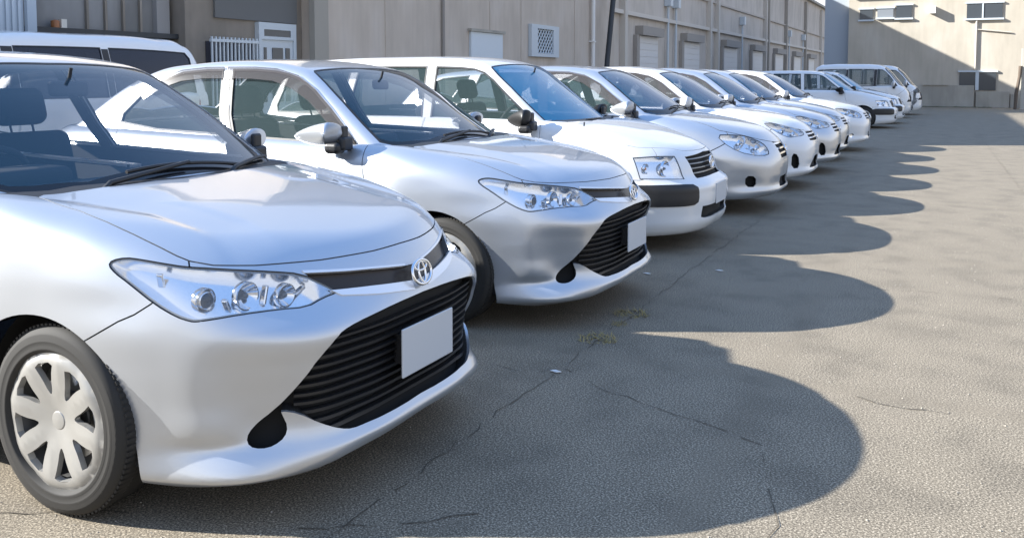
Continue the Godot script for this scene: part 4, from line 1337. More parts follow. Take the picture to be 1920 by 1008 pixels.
	# inside
	if c.has("dash"):
		var dx: float = c.dash[0]
		var dyy: float = c.dash[1]
		t = Tri.new()
		t.extrude(chaikin([Vector2(dx, dyy - 0.06), Vector2(dx - 0.15, dyy), Vector2(dx - 0.42, dyy - 0.02), Vector2(dx - 0.5, dyy - 0.08), Vector2(dx - 0.46, dyy - 0.28), Vector2(dx - 0.3, dyy - 0.45), Vector2(dx, dyy - 0.45)], 2), -0.66, 0.66)
		t.rbox(Vector3(dx - 0.40, dyy + 0.01, 0.36), Vector3(0.22, 0.08, 0.34), 0.038)
		t.box(Vector3(dx - 2.2, 0.30, -0.7), Vector3(dx - 0.1, 0.36, 0.7))
		put(root, "dashboard", t, M.interior)
		t = Tri.new()
		var path := []
		var sb := Basis(Vector3.BACK, deg_to_rad(-26.0))
		var sc := Vector3(dx - 0.62, dyy - 0.05, 0.36)
		for i in 32:
			path.append(sc + sb * Vector3(0, sin(TAU * i / 32.0), cos(TAU * i / 32.0)) * 0.185)
		t.tube(path, 0.015, 8, true)
		t.rbox(sc + sb * Vector3(0.02, -0.02, 0), Vector3(0.05, 0.14, 0.17), 0.022, sb)
		t.rbox(sc + sb * Vector3(0.02, 0, 0), Vector3(0.02, 0.035, 0.36), 0.009, sb)
		put(root, "steering_wheel", t, M.interior)
		for z in [0.36, -0.36]:
			t = Tri.new()
			var lean := Basis(Vector3.BACK, deg_to_rad(14.0))
			t.rbox(Vector3(dx - 1.32, dyy - 0.17, z), Vector3(0.13, 0.60, 0.48), 0.06, lean)
			t.rbox(Vector3(dx - 1.06, dyy - 0.42, z), Vector3(0.52, 0.14, 0.50), 0.06)
			put(root, "front_seat", t, M.seat)
			t = Tri.new()
			t.rbox(Vector3(dx - 1.42, dyy + 0.25, z), Vector3(0.11, 0.19, 0.27), 0.05, lean)
			for s in [-0.06, 0.06]:
				t.tube([Vector3(dx - 1.41, dyy + 0.18, z + s), Vector3(dx - 1.38, dyy + 0.08, z + s)], 0.006, 6)
			put(root, "headrest", t, M.seat)
		t = Tri.new()
		t.rbox(Vector3(dx - 2.12, dyy - 0.18, 0), Vector3(0.14, 0.56, 1.20), 0.06, Basis(Vector3.BACK, deg_to_rad(16.0)))
		t.rbox(Vector3(dx - 1.9, dyy - 0.42, 0), Vector3(0.5, 0.14, 1.22), 0.06)
		put(root, "rear_seat", t, M.seat)
		t = Tri.new()
		t.rbox(Vector3(c.dash[2], c.dash[3], 0.0), Vector3(0.035, 0.065, 0.22), 0.017, Basis(Vector3.BACK, 0.1) * Basis(Vector3.UP, 0.2))
		t.tube([Vector3(c.dash[2], c.dash[3] + 0.02, 0), Vector3(c.dash[2] + 0.02, c.dash[3] + 0.09, 0)], 0.008, 6)
		put(root, "rear_view_mirror", t, M.interior)
	# mirrors outside, folded back along the doors
	if c.has("mirror"):
		var mm: Dictionary = c.mirror
		var p: Vector3 = mm.at
		var len: float = mm.len
		var hh: float = mm.h * 0.5
		t = Tri.new()
		var egg := []
		for i in 19:
			var q := i / 18.0
			egg.append(Vector2(pow(maxf(sin(PI * pow(q, 0.62)), 0.0), 0.62), q))
		var along := Vector3(-1.0, -0.06, 0.24).normalized() * len
		t.lathe(egg, Transform3D(Basis(Vector3(0.02, hh, 0.012), Vector3(0.012, 0, hh * 0.66), along), p), 28)
		put(root, "door_mirror", t, M[mm.paint] if mm.has("paint") else paint, "each")
		t = Tri.new()
		t.rbox(p + Vector3(-0.05, -hh * 1.25, 0.005), Vector3(0.11, 0.07, 0.09), 0.03)
		t.rbox(p + Vector3(0.0, -hh * 0.9, -0.03), Vector3(0.05, 0.08, 0.10), 0.02)
		t.rbox(p + Vector3(-0.012, 0.0, -0.03), Vector3(0.03, mm.h * 0.6, 0.06), 0.013)
		put(root, "mirror_foot", t, M.black_plastic, "each")
		panel(root, "mirror_corner", gs, pts(g, "side", mm.corner, 0), [], M.black_plastic, 0.005, 0.01, "each")
	# door handles
	for q in c.get("handles", []):
		var ip := b.side(q[0], q[1])
		var pp := bs.point(ip)
		t = Tri.new()
		t.rbox(pp + Vector3(0, 0, 0.016), Vector3(0.19, 0.024, 0.016), 0.0078)
		t.rbox(pp + Vector3(0.075, 0, 0.006), Vector3(0.03, 0.024, 0.02), 0.007)
		t.rbox(pp + Vector3(-0.075, 0, 0.006), Vector3(0.03, 0.024, 0.02), 0.007)
		put(root, "door_handle", t, M.black_plastic if c.has("handle_paint") else paint, "each")
	# wipers lie on the glass
	for q in c.get("wipers", []):
		t = Tri.new()
		var path := []
		for i in 9:
			var x: float = lerpf(q[0], q[2], i / 8.0)
			var z: float = lerpf(q[1], q[3], i / 8.0)
			path.append(Vector3(x, g.top(x, absf(z)) + 0.014, z))
		t.tube(path, 0.008, 6)
		var root_y: float = b.top(q[4], absf(q[5]))
		var arm := [Vector3(q[4], root_y - 0.015, q[5]), Vector3(q[4] - 0.005, root_y + 0.006, q[5] - 0.03), path[4] + Vector3(0.016, 0.006, 0)]
		t.tube(arm, [0.012, 0.011, 0.008], 6)
		put(root, "wiper", t, M.trim)
	return root
func _ready() -> void:
	# ------------------------------------------------------------ camera, sky, sun, exposure
	var cam := Camera3D.new()
	cam.name = "camera"
	cam.projection = Camera3D.PROJECTION_FRUSTUM
	cam.near = 0.05
	cam.far = 400.0
	cam.size = 0.05 * 1008.0 / 1672.7
	cam.frustum_offset = Vector2(0, -0.05 * 250.4 / 1672.7)
	cam.basis = Basis(Vector3.UP, deg_to_rad(26.1302)) * Basis(Vector3.RIGHT, deg_to_rad(-3.7151))
	cam.position = Vector3(2.4766, 1.3638, 2.6085)
	add_child(cam)
	cam.current = true
	var env := Environment.new()
	env.background_mode = Environment.BG_SKY
	var skm := ProceduralSkyMaterial.new()
	skm.sky_top_color = Color(0.43, 0.59, 0.815)
	skm.sky_horizon_color = Color(0.89, 0.89, 0.885)
	skm.sky_curve = 0.34
	skm.ground_bottom_color = Color(0.4, 0.39, 0.37)
	skm.ground_horizon_color = Color(0.5, 0.5, 0.5)
	skm.energy_multiplier = 0.61
	var sky := Sky.new()
	sky.sky_material = skm
	env.sky = sky
	env.tonemap_mode = Environment.TONE_MAPPER_LINEAR
	env.tonemap_exposure = 2.85
	env.sdfgi_enabled = true
	env.ssao_enabled = true
	env.ssil_enabled = true
	var we := WorldEnvironment.new()
	we.name = "environment"
	we.environment = env
	add_child(we)
	var sun := DirectionalLight3D.new()
	sun.name = "sun"
	sun.light_energy = 1.45
	sun.light_color = Color(1.0, 0.99, 0.97)
	sun.light_angular_distance = 0.5
	sun.shadow_enabled = true
	sun.basis = Basis.looking_at(Vector3(1.86, -1.0, -0.93).normalized(), Vector3.UP)
	add_child(sun)
	# ------------------------------------------------------------ place
	materials()
	place()
	cars()

func blend(list: Array) -> Dictionary:
	var o := {}
	for d in list:
		o.merge((d as Dictionary).duplicate(true), true)
	return o

func again(first: Node3D, label: String, at: Vector3, paint: Material, old: Material) -> Node3D:
	var o: Node3D = first.duplicate()
	o.name = numbered(self, String(first.name).trim_suffix("_001"))
	add_child(o, true)
	o.position = at
	o.set_meta("label", label)
	if paint != old:
		for p in o.find_children("*", "MeshInstance3D", true, false):
			if (p as MeshInstance3D).mesh.surface_get_material(0) == old:
				p.set_surface_override_material(0, paint)
	return o

func cars() -> void:
	var row := "cars parked side by side in the row"
	var a := blend([AXIO, {"called": "sedan_car", "paint": M.silver, "category": "car", "group": row, "crease": 0.010, "label": "large silver sedan nearest the camera, the only car whose whole front wheel shows"}])
	var first := car(a, Vector3.ZERO, 0.0, 1.0)
	again(first, "silver sedan between the nearest sedan and the white wagon, with brown rain visors", Vector3(-0.0208, 0, -2.3756), M.silver, M.silver)
	var wg := blend([AXIO, WAGON, {"called": "wagon_car", "paint": M.white, "category": "car", "group": row, "label": "white station wagon with black bumper corners, third in the row behind the two silver sedans"}])
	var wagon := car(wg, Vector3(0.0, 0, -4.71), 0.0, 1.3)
	var hb := blend([AXIO, HATCH, {"called": "hatchback_car", "paint": M.silver, "category": "car", "group": row, "label": "silver hatchback with large rounded headlights, just beyond the white wagon with black bumper corners"}])
	car(hb, Vector3(0.10, 0, -6.90), 0.0, 1.5)
	var sl := blend([AXIO, HATCH, SALOON, {"called": "saloon_car", "paint": M.white, "category": "car", "group": row, "label": "white saloon with narrow headlights and black bumper pockets, just beyond the silver hatchback"}])
	var saloon := car(sl, Vector3(0.14, 0, -9.02), 0.0, 1.6)
	again(saloon, "silver saloon with narrow headlights, between two white saloons in the far half of the row", Vector3(0.20, 0, -11.05), M.silver, M.white)
	again(saloon, "silver saloon almost hidden in the row, only its windshield and hood showing", Vector3(0.12, 0, -13.11), M.silver, M.white)
	var rd := blend([AXIO, HATCH, SALOON, ROUND_FOG, {"called": "saloon_car", "paint": M.white, "category": "car", "group": row, "label": "white saloon with round fog lamps, last of the sunlit cars in the row"}])
	car(rd, Vector3(0.28, 0, -15.38), 0.0, 1.8)
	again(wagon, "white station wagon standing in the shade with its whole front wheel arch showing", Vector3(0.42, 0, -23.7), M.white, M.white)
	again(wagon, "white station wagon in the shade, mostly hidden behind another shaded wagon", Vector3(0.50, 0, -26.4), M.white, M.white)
	var vn := blend([AXIO, VAN, {"visors": [], "wipers": [], "chrome": [], "frit": null, "fins": [], "screen_mat": "glass", "lamp_round": 0, "called": "van", "paint": M.white, "category": "van", "group": "tall white vans", "fender_end": 42.0, "fender_y": 0.6, "label": "tall white van in the shade with a long dark side window, behind the shaded wagons"}])
	var van := car(vn, Vector3(0.55, 0, -30.5), 0.0, 1.8)
	again(van, "tall white van parked farthest away, next to the cream building", Vector3(0.80, 0, -33.5), M.white, M.white).scale = Vector3(0.68, 0.92, 0.88)
	var dv: Node3D = again(van, "white roofed van with dark blue windows parked behind the nearest sedan", Vector3(-8.0, -0.05, -3.6), M.white, M.white)
	dv.rotation.y = -PI / 2.0
	van.scale = Vector3(0.68, 0.92, 0.88)
	for p in dv.find_children("*", "MeshInstance3D", true, false):
		if String(p.name).begins_with("side_window") or p.name == "rear_glass" or p.name == "windshield":
			p.set_surface_override_material(0, M.dark_glass)
# ---------------------------------------------------------------- the place
func block(parent: Node, called: String, lo: Vector3, hi: Vector3, m: Material) -> MeshInstance3D:
	var t := Tri.new()
	t.box(lo, hi)
	return obj(parent, called, t.mesh(m))

func wall_material(c: Color, dark: Color, sd: int, rough := 0.85) -> StandardMaterial3D:
	var m := mat(Color(1, 1, 1), rough)
	m.albedo_texture = tex(noise(0.006, 5, FastNoiseLite.TYPE_SIMPLEX_SMOOTH, sd), 512, [[0.25, dark], [0.55, c], [0.8, c.lightened(0.06)]])
	m.uv1_triplanar = true
	m.uv1_world_triplanar = true
	m.uv1_scale = Vector3(0.22, 0.12, 0.22)
	m.detail_enabled = true
	m.detail_blend_mode = BaseMaterial3D.BLEND_MODE_MUL
	m.detail_uv_layer = BaseMaterial3D.DETAIL_UV_2
	if not M.has("streaks"):
		M.streaks = tex(noise(0.03, 4, FastNoiseLite.TYPE_SIMPLEX_SMOOTH, 31), 512, [[0.25, Color(0.94, 0.94, 0.94)], [0.5, Color(0.98, 0.98, 0.98)], [0.8, Color(1, 1, 1)]])
	m.detail_albedo = M.streaks
	m.uv2_triplanar = true
	m.uv2_world_triplanar = true
	m.uv2_scale = Vector3(0.30, 0.03, 0.30)
	return m

func place() -> void:
	ground()
	var beige := wall_material(Color(0.57, 0.49, 0.405), Color(0.53, 0.455, 0.375), 3)
	var dim := wall_material(Color(0.29, 0.25, 0.205), Color(0.23, 0.20, 0.165), 4)
	var grey := wall_material(Color(0.60, 0.53, 0.45), Color(0.53, 0.47, 0.40), 5)
	var cream := wall_material(Color(0.49, 0.44, 0.36), Color(0.45, 0.405, 0.33), 6)
	var base := wall_material(Color(0.42, 0.39, 0.33), Color(0.35, 0.325, 0.275), 7)
	var pale := mat(Color(0.46, 0.52, 0.57), 0.5)
	var metal := mat(Color(0.62, 0.64, 0.66), 0.5, 0.2)
	var dark := mat(Color(0.03, 0.035, 0.04), 0.5)
	var pane := mat(Color(0.05, 0.06, 0.07), 0.08)
	var frame := mat(Color(0.55, 0.60, 0.63), 0.45)
	# tall beige hall
	var h := thing("beige_hall", "tall beige hall with a small grilled window and a white door panel, behind the row", "building")
	block(h, "wall", Vector3(-24, -0.3, -29.6), Vector3(-9, 6.9, -11.7), beige)
	block(h, "corner_post", Vector3(-8.995, 0, -12.06), Vector3(-8.86, 6.85, -11.62), mat(Color(0.36, 0.33, 0.28), 0.8))
	block(h, "seam_cover", Vector3(-8.998, 0, -16.84), Vector3(-8.94, 6.85, -16.74), mat(Color(0.27, 0.24, 0.21), 0.8))
	for z in [-14.3, -19.4, -21.4, -25.6]:
		block(h, "seam_cover", Vector3(-8.998, 0, z - 0.02), Vector3(-8.985, 6.85, z + 0.02), beige)
	block(h, "roof_edge", Vector3(-24.2, 6.9, -29.69), Vector3(-8.8, 7.1, -11.5), base)
	block(h, "white_door", Vector3(-8.997, 0.02, -20.05), Vector3(-8.93, 2.58, -18.2), mat(Color(0.62, 0.68, 0.72), 0.4))
	block(h, "door_lintel", Vector3(-8.996, 2.585, -20.15), Vector3(-8.88, 2.66, -18.12), base)
	var w := block(h, "window", Vector3(-8.996, 2.10, -23.55), Vector3(-8.96, 2.86, -22.35), pane)
	for e in [[2.0, 2.10, -24.0, -21.9], [2.86, 2.98, -24.0, -21.9]]:
		block(w, "window_frame", Vector3(-8.994, e[0], e[2]), Vector3(-8.88, e[1], e[3]), frame)
	for e in [[-24.0, -23.55], [-22.35, -21.9]]:
		block(w, "window_frame", Vector3(-8.993, 2.10, e[0]), Vector3(-8.882, 2.86, e[1]), frame)
	for i in range(-3, 8):
		for s in [-1.0, 1.0]:
			var t := Tri.new()
			var z0 := -23.55 + i * 0.2
			var a := Vector3(-8.94, 2.10, z0)
			var b := Vector3(-8.94, 2.86, z0 + 0.76)
			if s < 0.0:
				a = Vector3(-8.93, 2.86, z0)
				b = Vector3(-8.93, 2.10, z0 + 0.76)
			var d := b - a
			var t0 := clampf((-23.55 - a.z) / d.z, 0, 1)
			var t1 := clampf((-22.35 - a.z) / d.z, 0, 1)
			if t1 - t0 > 0.05:
				t.tube([a + d * t0, a + d * t1], 0.022, 5)
				obj(w, "lattice_bar", t.mesh(frame))
	var dp := Tri.new()
	dp.tube([Vector3(-8.88, 0, -27.05), Vector3(-8.88, 6.85, -27.05)], 0.07, 10)
	for y in [0.8, 2.6, 4.4, 6.2]:
		dp.box(Vector3(-9.0, y, -27.14), Vector3(-8.80, y + 0.05, -26.96))
	var pipe := obj(self, "drain_pipe", dp.mesh(mat(Color(0.78, 0.76, 0.72), 0.5)))
	tag(pipe, "white vertical drain pipe on the beige hall near its far corner", "pipe")
	dp = Tri.new()
	dp.tube([Vector3(-8.5, 0, -27.15), Vector3(-8.5, 2.0, -27.48), Vector3(-8.5, 4.2, -28.06), Vector3(-8.5, 7.6, -29.0)], 0.10, 8)
	tag(obj(self, "leaning_pole", dp.mesh(dark)), "black leaning pole at the corner where beige hall meets grey warehouse", "pole")
	# low part with the door and the railing
	h = thing("entrance_building", "dim grey entrance building with a glazed door, left of the tall beige hall", "building")
	block(h, "wall", Vector3(-20, -0.3, -11.695), Vector3(-9.25, 3.3, -8.65), dim)
	block(h, "roof_edge", Vector3(-20.1, 3.3, -11.69), Vector3(-9.0, 3.45, -8.4), base)
	var door := block(h, "door", Vector3(-9.246, 0.02, -11.32), Vector3(-9.17, 2.08, -10.42), frame)
	for e in [[0.9, 1.93, -10.56, -10.49], [0.9, 1.93, -11.02, -10.72], [0.9, 1.93, -11.22, -11.10]]:
		block(door, "pane", Vector3(-9.168, e[0], minf(e[2], e[3])), Vector3(-9.155, e[1], maxf(e[2], e[3])), pane)
	block(door, "transom_pane", Vector3(-9.167, 2.14, -11.24), Vector3(-9.154, 2.27, -10.48), pane)
	for e in [[2.08, 2.14, -11.4, -10.34], [2.27, 2.40, -11.4, -10.34], [0.0, 2.08, -10.42, -10.34], [0.0, 2.08, -11.40, -11.32], [2.14, 2.27, -10.48, -10.34], [2.14, 2.27, -11.40, -11.24]]:
		block(door, "door_frame", Vector3(-9.245, e[0], e[2]), Vector3(-9.14, e[1], e[3]), frame)
	block(h, "recess_shade_panel", Vector3(-9.249, 2.42, -11.5), Vector3(-9.2, 3.25, -9.3), mat(Color(0.15, 0.15, 0.145), 0.85))  # raised panel, no hollow; the shade of a recess is its dark colour
	var rail := thing("railing", "pale metal railing of thin upright bars beside the glazed door", "railing")
	var t := Tri.new()
	t.box(Vector3(-9.0, 1.98, -10.12), Vector3(-8.95, 2.03, -8.95))
	obj(rail, "rail", t.mesh(frame))
	for i in 13:
		var z := -8.98 - i * 0.0925
		block(rail, "bar", Vector3(-8.99, 0.0, z - 0.013), Vector3(-8.96, 2.07, z + 0.013), frame)
	block(h, "railing_backing", Vector3(-9.248, 0.0, -10.3), Vector3(-9.235, 2.0, -9.1), mat(Color(0.02, 0.02, 0.03), 0.7))
	# set back part and the corrugated shed at the left edge
	h = thing("annex_building", "grey brown annex with a dark ledge, right of the pale corrugated shed", "building")
	block(h, "wall", Vector3(-20, -0.3, -8.645), Vector3(-9.6, 3.2, -4.6), wall_material(Color(0.25, 0.245, 0.235), Color(0.20, 0.195, 0.185), 8))
	block(h, "ledge", Vector3(-9.598, 2.02, -8.64), Vector3(-9.40, 2.10, -5.85), dark)
	block(h, "lower_wall", Vector3(-9.597, 0, -8.64), Vector3(-9.5, 2.0, -5.85), dim)
	for i in 5:
		block(h, "wall_rib", Vector3(-9.599, 2.10, -7.0 - i * 0.34), Vector3(-9.55, 3.15, -6.96 - i * 0.34), dim)
	block(h, "wall_rib", Vector3(-9.599, 2.10, -8.55), Vector3(-9.5, 3.15, -8.28), mat(Color(0.30, 0.29, 0.28), 0.8))
	var lamp := thing("warning_lamp", "small orange and white lamp sitting on the dark ledge of the annex", "lamp", Vector3(-9.47, 2.10, -6.35))
	t = Tri.new()
	t.lathe([Vector2(0.06, 0.0), Vector2(0.06, 0.1), Vector2(0.0, 0.12)], Transform3D(Basis(Vector3.RIGHT, -PI / 2.0), Vector3.ZERO), 14)
	obj(lamp, "lamp_shade", t.mesh(mat(Color(0.35, 0.13, 0.04), 0.4)))
	block(lamp, "lamp_box", Vector3(-0.05, 0.0, -0.16), Vector3(0.05, 0.13, -0.07), mat(Color(0.7, 0.66, 0.58), 0.5))
	h = thing("metal_shed", "pale blue grey corrugated metal shed at the left edge", "building")
	block(h, "wall", Vector3(-20, -0.3, -5.55), Vector3(-9.05, 3.2, 3.0), pale)
	for i in 90:
		block(h, "corrugation", Vector3(-9.048, 0.0, -5.5 + i * 0.09), Vector3(-9.025, 3.15, -5.46 + i * 0.09), pale)
	block(h, "corner_strip", Vector3(-9.047, 0.0, -5.70), Vector3(-8.98, 3.18, -5.56), mat(Color(0.40, 0.46, 0.51), 0.5))
	# grey warehouse with the loading doors
	h = thing("grey_warehouse", "long grey warehouse with a row of pale loading doors receding behind the far cars", "building")
	block(h, "wall", Vector3(-30, -0.3, -98), Vector3(-9.3, 8.3, -29.7), grey)
	block(h, "roof_edge", Vector3(-30.2, 8.3, -98), Vector3(-9.0, 8.5, -29.695), base)
	var dz := [[-33.1, -35.9], [-40.0, -43.2], [-48.5, -52.3], [-56.8, -60.5], [-65.2, -68.9], [-74.0, -77.9], [-82.5, -86.5]]
	var hood_m := mat(Color(0.36, 0.325, 0.285), 0.8)
	for i in dz.size():
		var z0: float = dz[i][0]
		var z1: float = dz[i][1]
		var d := block(h, "loading_door", Vector3(-9.296, 0.8, z1), Vector3(-9.2, 3.12, z0), mat(Color(0.70, 0.68, 0.65), 0.5))
		for k in 8:
			block(d, "door_slat", Vector3(-9.199, 0.82 + k * 0.285, z1 + 0.06), Vector3(-9.18, 0.82 + k * 0.285 + 0.265, z0 - 0.06), mat(Color(0.70, 0.68, 0.65), 0.5) if k == 0 else (d.get_child(0) as MeshInstance3D).mesh.surface_get_material(0))
		block(h, "shaded_door_hood", Vector3(-9.295, 3.125, z1 - 0.1), Vector3(-8.95, 3.50, z0 + 0.1), hood_m)  # shadow under the lintel is painted in as the darker hood colour
		block(h, "door_jamb", Vector3(-9.294, 0.0, z0 + 0.01), Vector3(-9.12, 3.12, z0 + 0.35), hood_m)
	for z in [-31.2, -45.2, -47.0, -61.3, -62.3, -70.0, -80.4, -91.0]:
		block(h, "pilaster", Vector3(-9.297, 0.0, z - 0.16), Vector3(-9.06, 8.05, z + 0.16), mat(Color(0.60, 0.55, 0.48), 0.8) if int(-z) % 2 else mat(Color(0.38, 0.34, 0.29), 0.8))
	block(h, "cornice", Vector3(-9.2985, 3.86, -95.0), Vector3(-9.12, 4.02, -29.75), mat(Color(0.66, 0.60, 0.52), 0.8))
	block(h, "upper_band", Vector3(-9.2985, 5.4, -95.0), Vector3(-9.2, 5.5, -29.75), mat(Color(0.50, 0.44, 0.375), 0.8))
	for z in [-37.3, -38.6, -53.5, -71.5, -79.0]:
		t = Tri.new()
		t.tube([Vector3(-9.16, 0, z), Vector3(-9.16, 4.6, z)], 0.06, 8)
		t.box(Vector3(-9.29, 4.6, z - 0.2), Vector3(-8.98, 5.1, z + 0.2))
		obj(h, "downpipe", t.mesh(frame))
	# cream building at the end
	h = thing("cream_building", "cream building crossing the far end of the yard, half in sun and half in shade", "building")
	block(h, "wall", Vector3(-2.0, -0.3, -60.0), Vector3(16.0, 5.3, -43.5), cream)
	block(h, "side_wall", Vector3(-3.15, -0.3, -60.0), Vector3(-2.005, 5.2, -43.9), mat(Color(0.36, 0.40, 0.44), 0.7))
	block(h, "roof_edge", Vector3(-2.1, 5.3, -60.2), Vector3(16.2, 5.6, -43.2), mat(Color(0.30, 0.30, 0.29), 0.7))
	for e in [[-1.50, -0.92, 4.12, 4.6], [-0.72, -0.02, 4.2, 4.62], [0.10, 0.78, 4.16, 4.74], [3.08, 4.52, 4.05, 4.72]]:
		var wn := block(h, "window", Vector3(e[0], e[2], -43.496), Vector3(e[1], e[3], -43.44), mat(Color(0.22, 0.24, 0.26), 0.15) if e[0] == -0.72 else pane)
		block(wn, "sill", Vector3(e[0] - 0.06, e[2] - 0.08, -43.495), Vector3(e[1] + 0.06, e[2] - 0.003, -43.36), frame)
		block(wn, "window_frame", Vector3(e[0] - 0.06, e[3] + 0.003, -43.495), Vector3(e[1] + 0.06, e[3] + 0.07, -43.40), frame)
		if e[1] - e[0] > 1.0:
			block(wn, "mullion", Vector3(3.70, e[2], -43.438), Vector3(3.76, e[3], -43.41), frame)
	var low := block(h, "low_window", Vector3(2.86, 0.78, -43.496), Vector3(4.35, 1.60, -43.45), pane)
	block(low, "mullion", Vector3(3.52, 0.78, -43.449), Vector3(3.66, 1.60, -43.42), frame)
	block(low, "window_frame", Vector3(2.80, 1.603, -43.495), Vector3(4.42, 1.68, -43.40), frame)
	block(h, "footing", Vector3(-1.99, 0.0, -43.497), Vector3(3.48, 1.0, -43.30), base)
	block(h, "footing", Vector3(3.56, 0.0, -43.497), Vector3(4.9, 0.72, -43.28), base)
	block(h, "footing", Vector3(4.94, 0.0, -43.497), Vector3(16.0, 0.6, -43.32), base)
	block(h, "ledge", Vector3(1.35, 1.003, -43.49), Vector3(2.4, 1.04, -43.25), cream)
	var hd := thing("wall_lamp", "small white hooded wall lamp high on the cream building between its windows", "lamp", Vector3(1.70, 4.32, -43.5))
	t = Tri.new()
	t.extrude([Vector2(-0.16, 0.0), Vector2(0.02, 0.34), Vector2(0.08, 0.34), Vector2(0.10, 0.0)], 0.02, 0.40)
	obj(hd, "lamp_hood", t.mesh(mat(Color(0.75, 0.73, 0.70), 0.5)))
	block(hd, "bracket", Vector3(-0.05, 0.05, 0.0), Vector3(0.05, 0.25, 0.025), frame)
	t = Tri.new()
	t.tube([Vector3(3.50, 1.70, -43.44), Vector3(3.50, 4.0, -43.44)], 0.045, 8)
	t.tube([Vector3(3.50, 3.55, -43.44), Vector3(4.9, 3.38, -43.44)], 0.03, 6)
	tag(obj(self, "wall_pipe", t.mesh(mat(Color(0.50, 0.46, 0.39), 0.7))), "thin cream pipe running down the cream building between its two right windows", "pipe")
	# post at the right edge
	t = Tri.new()
	t.tube([Vector3(5.0, 0.0, -41.0), Vector3(5.03, 0.7, -41.0), Vector3(5.13, 1.4, -41.0), Vector3(5.16, 1.85, -41.0)], [0.06, 0.07, 0.065, 0.08], 8)
	tag(obj(self, "wooden_post", t.mesh(mat(Color(0.13, 0.10, 0.075), 0.9))), "weathered leaning wooden post before the cream building at the right edge", "post")
	t = Tri.new()
	t.box(Vector3(5.2, 0.0, -41.4), Vector3(5.9, 2.6, -41.1))
	tag(obj(self, "utility_box", t.mesh(mat(Color(0.45, 0.43, 0.37), 0.6))), "beige upright utility box beside the wooden post at the right edge", "box")
	weeds()

func ground() -> void:
	var m := mat(Color(1, 1, 1), 0.88)
	var grit := noise(0.16, 4, FastNoiseLite.TYPE_SIMPLEX_SMOOTH, 11)
	grit.fractal_gain = 0.8
	m.albedo_texture = tex(grit, 2048, [[0.24, Color(0.062, 0.051, 0.036)], [0.40, Color(0.165, 0.137, 0.097)], [0.52, Color(0.24, 0.198, 0.141)], [0.63, Color(0.305, 0.255, 0.183)], [0.76, Color(0.66, 0.57, 0.43)]])
	m.uv1_triplanar = true
	m.uv1_world_triplanar = true
	m.uv1_scale = Vector3(0.31, 0.31, 0.31)
	m.detail_enabled = true
	m.detail_blend_mode = BaseMaterial3D.BLEND_MODE_MUL
	m.detail_uv_layer = BaseMaterial3D.DETAIL_UV_2
	m.detail_albedo = tex(noise(0.025, 7, FastNoiseLite.TYPE_SIMPLEX_SMOOTH, 12), 1024, [[0.22, Color(0.80, 0.80, 0.80)], [0.45, Color(0.93, 0.93, 0.93)], [0.75, Color(1, 1, 1)]])
	m.uv2_triplanar = true
	m.uv2_world_triplanar = true
	m.uv2_scale = Vector3(0.083, 0.083, 0.083)
	m.normal_enabled = true
	m.normal_texture = tex(noise(0.36, 2, FastNoiseLite.TYPE_SIMPLEX_SMOOTH, 13), 2048, [], 3.0)
	m.normal_scale = 0.08
	var t := Tri.new()
	t.quad(Vector3(-160, 0, -160), Vector3(160, 0, -160), Vector3(160, 0, 160), Vector3(-160, 0, 160), Vector3.UP)
	obj(self, "ground", t.mesh(m)).set_meta("kind", "structure")
	# cracks: thin dark ribbons that wander
	var rng := RandomNumberGenerator.new()
	rng.seed = 5
	var cm := mat(Color(0.10, 0.083, 0.06), 0.95)
	var lines := [[[0.86, 1.5], [0.86, -0.58], [0.87, -1.18], [0.86, -1.6], [0.88, -2.24], [0.86, -3.4], [0.87, -5.2], [0.86, -8.0]], [[0.87, -1.18], [1.2, -0.99], [1.42, -0.89], [1.66, -0.81], [1.87, -0.71], [1.97, -0.42]], [[2.07, -3.54], [2.45, -3.59], [2.86, -3.61]], [[-0.9, 1.15], [-0.16, 0.88], [0.2, 0.7]], [[0.74, 0.54], [0.93, 0.43], [1.19, 0.22]], [[3.3, -6.0], [3.3, -9.47], [3.26, -12.13], [3.2, -16.33], [3.15, -24.0]], [[0.5, -1.09], [0.78, -1.06], [0.87, -1.18]], [[2.14, -1.41], [2.27, -1.33], [2.51, -1.35]], [[1.97, -0.42], [2.05, -0.1], [2.02, 0.3]]]
	for l in lines:
		var p := PackedVector2Array()
		for i in l.size() - 1:
			var a := Vector2(l[i][0], l[i][1])
			var b := Vector2(l[i + 1][0], l[i + 1][1])
			var n := maxi(3, int(a.distance_to(b) / 0.07))
			for k in n:
				p.append(a.lerp(b, float(k) / n) + Vector2(rng.randf_range(-1, 1), rng.randf_range(-1, 1)) * 0.018)
		p.append(Vector2(l[-1][0], l[-1][1]))
		t = Tri.new()
		for i in p.size() - 1:
			var d := (p[i + 1] - p[i]).normalized()
			var s := Vector2(-d.y, d.x)
			var w0 := rng.randf_range(0.0006, 0.0032)
			var w1 := rng.randf_range(0.0006, 0.0032)
			if rng.randf() < 0.22:
				continue
			t.quad(Vector3(p[i].x - s.x * w0, 0.003, p[i].y - s.y * w0), Vector3(p[i + 1].x - s.x * w1, 0.003, p[i + 1].y - s.y * w1), Vector3(p[i + 1].x + s.x * w1, 0.003, p[i + 1].y + s.y * w1), Vector3(p[i].x + s.x * w0, 0.003, p[i].y + s.y * w0), Vector3.UP)
		obj(self, "ground_crack", t.mesh(cm)).set_meta("kind", "structure")

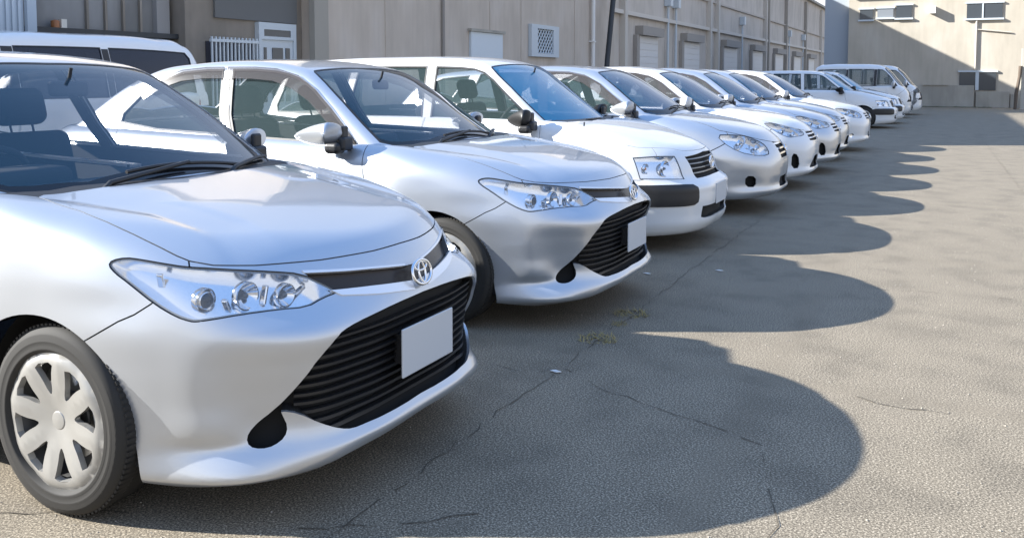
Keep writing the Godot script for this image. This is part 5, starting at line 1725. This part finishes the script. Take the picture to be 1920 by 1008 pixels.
func tuft(at: Vector3, n: int, size: float, m: Material, sd: int) -> MeshInstance3D:
	var rng := RandomNumberGenerator.new()
	rng.seed = sd
	var t := Tri.new()
	for i in n:
		var a := rng.randf() * TAU
		var r := sqrt(rng.randf()) * size
		var b := at + Vector3(cos(a) * r, 0.0, sin(a) * r)
		var lean := Vector3(rng.randf_range(-1, 1), 0, rng.randf_range(-1, 1)) * 0.9
		var len := rng.randf_range(0.3, 1.0) * size * 0.55
		var tip := b + (Vector3.UP * 0.22 + lean).normalized() * len
		var side := lean.cross(Vector3.UP).normalized() * size * 0.035
		t.flat(b - side, b + side, tip, Vector3.UP)
	return obj(self, "weed_tuft", t.mesh(m))

func weeds() -> void:
	var dry := mat(Color(0.36, 0.28, 0.11), 0.9)
	var green := mat(Color(0.07, 0.10, 0.03), 0.9)
	var spots := [[0.865, -1.70, 0.10, "ahead of the gap between the two silver sedans"], [0.87, -2.25, 0.10, "nearest the second silver sedan's plate"], [0.87, -2.02, 0.05, "smallest of the three on the joint"]]
	for i in spots.size():
		var s: Array = spots[i]
		tag(tuft(Vector3(s[0], 0, s[1]), 120, s[2], dry, 20 + i), "flat dry yellowish weed tuft " + (s[3] as String), "weed", "dry weeds in the asphalt cracks")
	for i in 9:
		tag(tuft(Vector3(1.3 + i * 0.33, 0, -43.15), 120, 0.16 + 0.05 * (i % 3), green, 40 + i), "green weed tuft at the foot of the cream building", "weed", "green weeds along the cream building")
	var rng := RandomNumberGenerator.new()
	rng.seed = 9
	var lit := [[0.87, -1.12], [0.62, -3.3], [1.05, -3.62]]
	for i in lit.size():
		var t := Tri.new()
		var c := Vector3(lit[i][0], 0.004, lit[i][1])
		t.extrude([Vector2(-0.025, 0), Vector2(0.01, -0.014), Vector2(0.03, 0.004), Vector2(-0.004, 0.018)], 0.0, 0.004, Transform3D(Basis(Vector3.RIGHT, -PI / 2.0), c))
		tag(obj(self, "paper_scrap", t.mesh(mat(Color(0.7, 0.7, 0.68), 0.8))), ["small white scrap lying on the crack ahead of the nearest sedan", "small white scrap on the asphalt before the white wagon", "tiny white scrap on the shaded asphalt beyond the second sedan"][i], "scrap")
	# pale gravel bits that catch the light
	var gt := Tri.new()
	for i in 2600:
		var p := Vector3(rng.randf_range(-0.6, 4.2), 0.001, rng.randf_range(-10.0, 1.2))
		var r := rng.randf_range(0.002, 0.006)
		var a := rng.randf() * TAU
		var q0 := p + Vector3(cos(a), 0, sin(a)) * r
		var q1 := p + Vector3(cos(a + 2.1), 0, sin(a + 2.1)) * r
		var q2 := p + Vector3(cos(a + 4.2), 0, sin(a + 4.2)) * r
		var top := p + Vector3(0, r * 0.9, 0)
		gt.flat(q0, q1, top, (q0 + q1) * 0.5 - p + Vector3.UP * 0.01)
		gt.flat(q1, q2, top, (q1 + q2) * 0.5 - p + Vector3.UP * 0.01)
		gt.flat(q2, q0, top, (q2 + q0) * 0.5 - p + Vector3.UP * 0.01)
	var gv := obj(self, "gravel", gt.mesh(mat(Color(0.34, 0.31, 0.26), 0.9)))
	gv.set_meta("kind", "stuff")
	tag(gv, "tiny pale gravel bits scattered over the asphalt", "gravel")
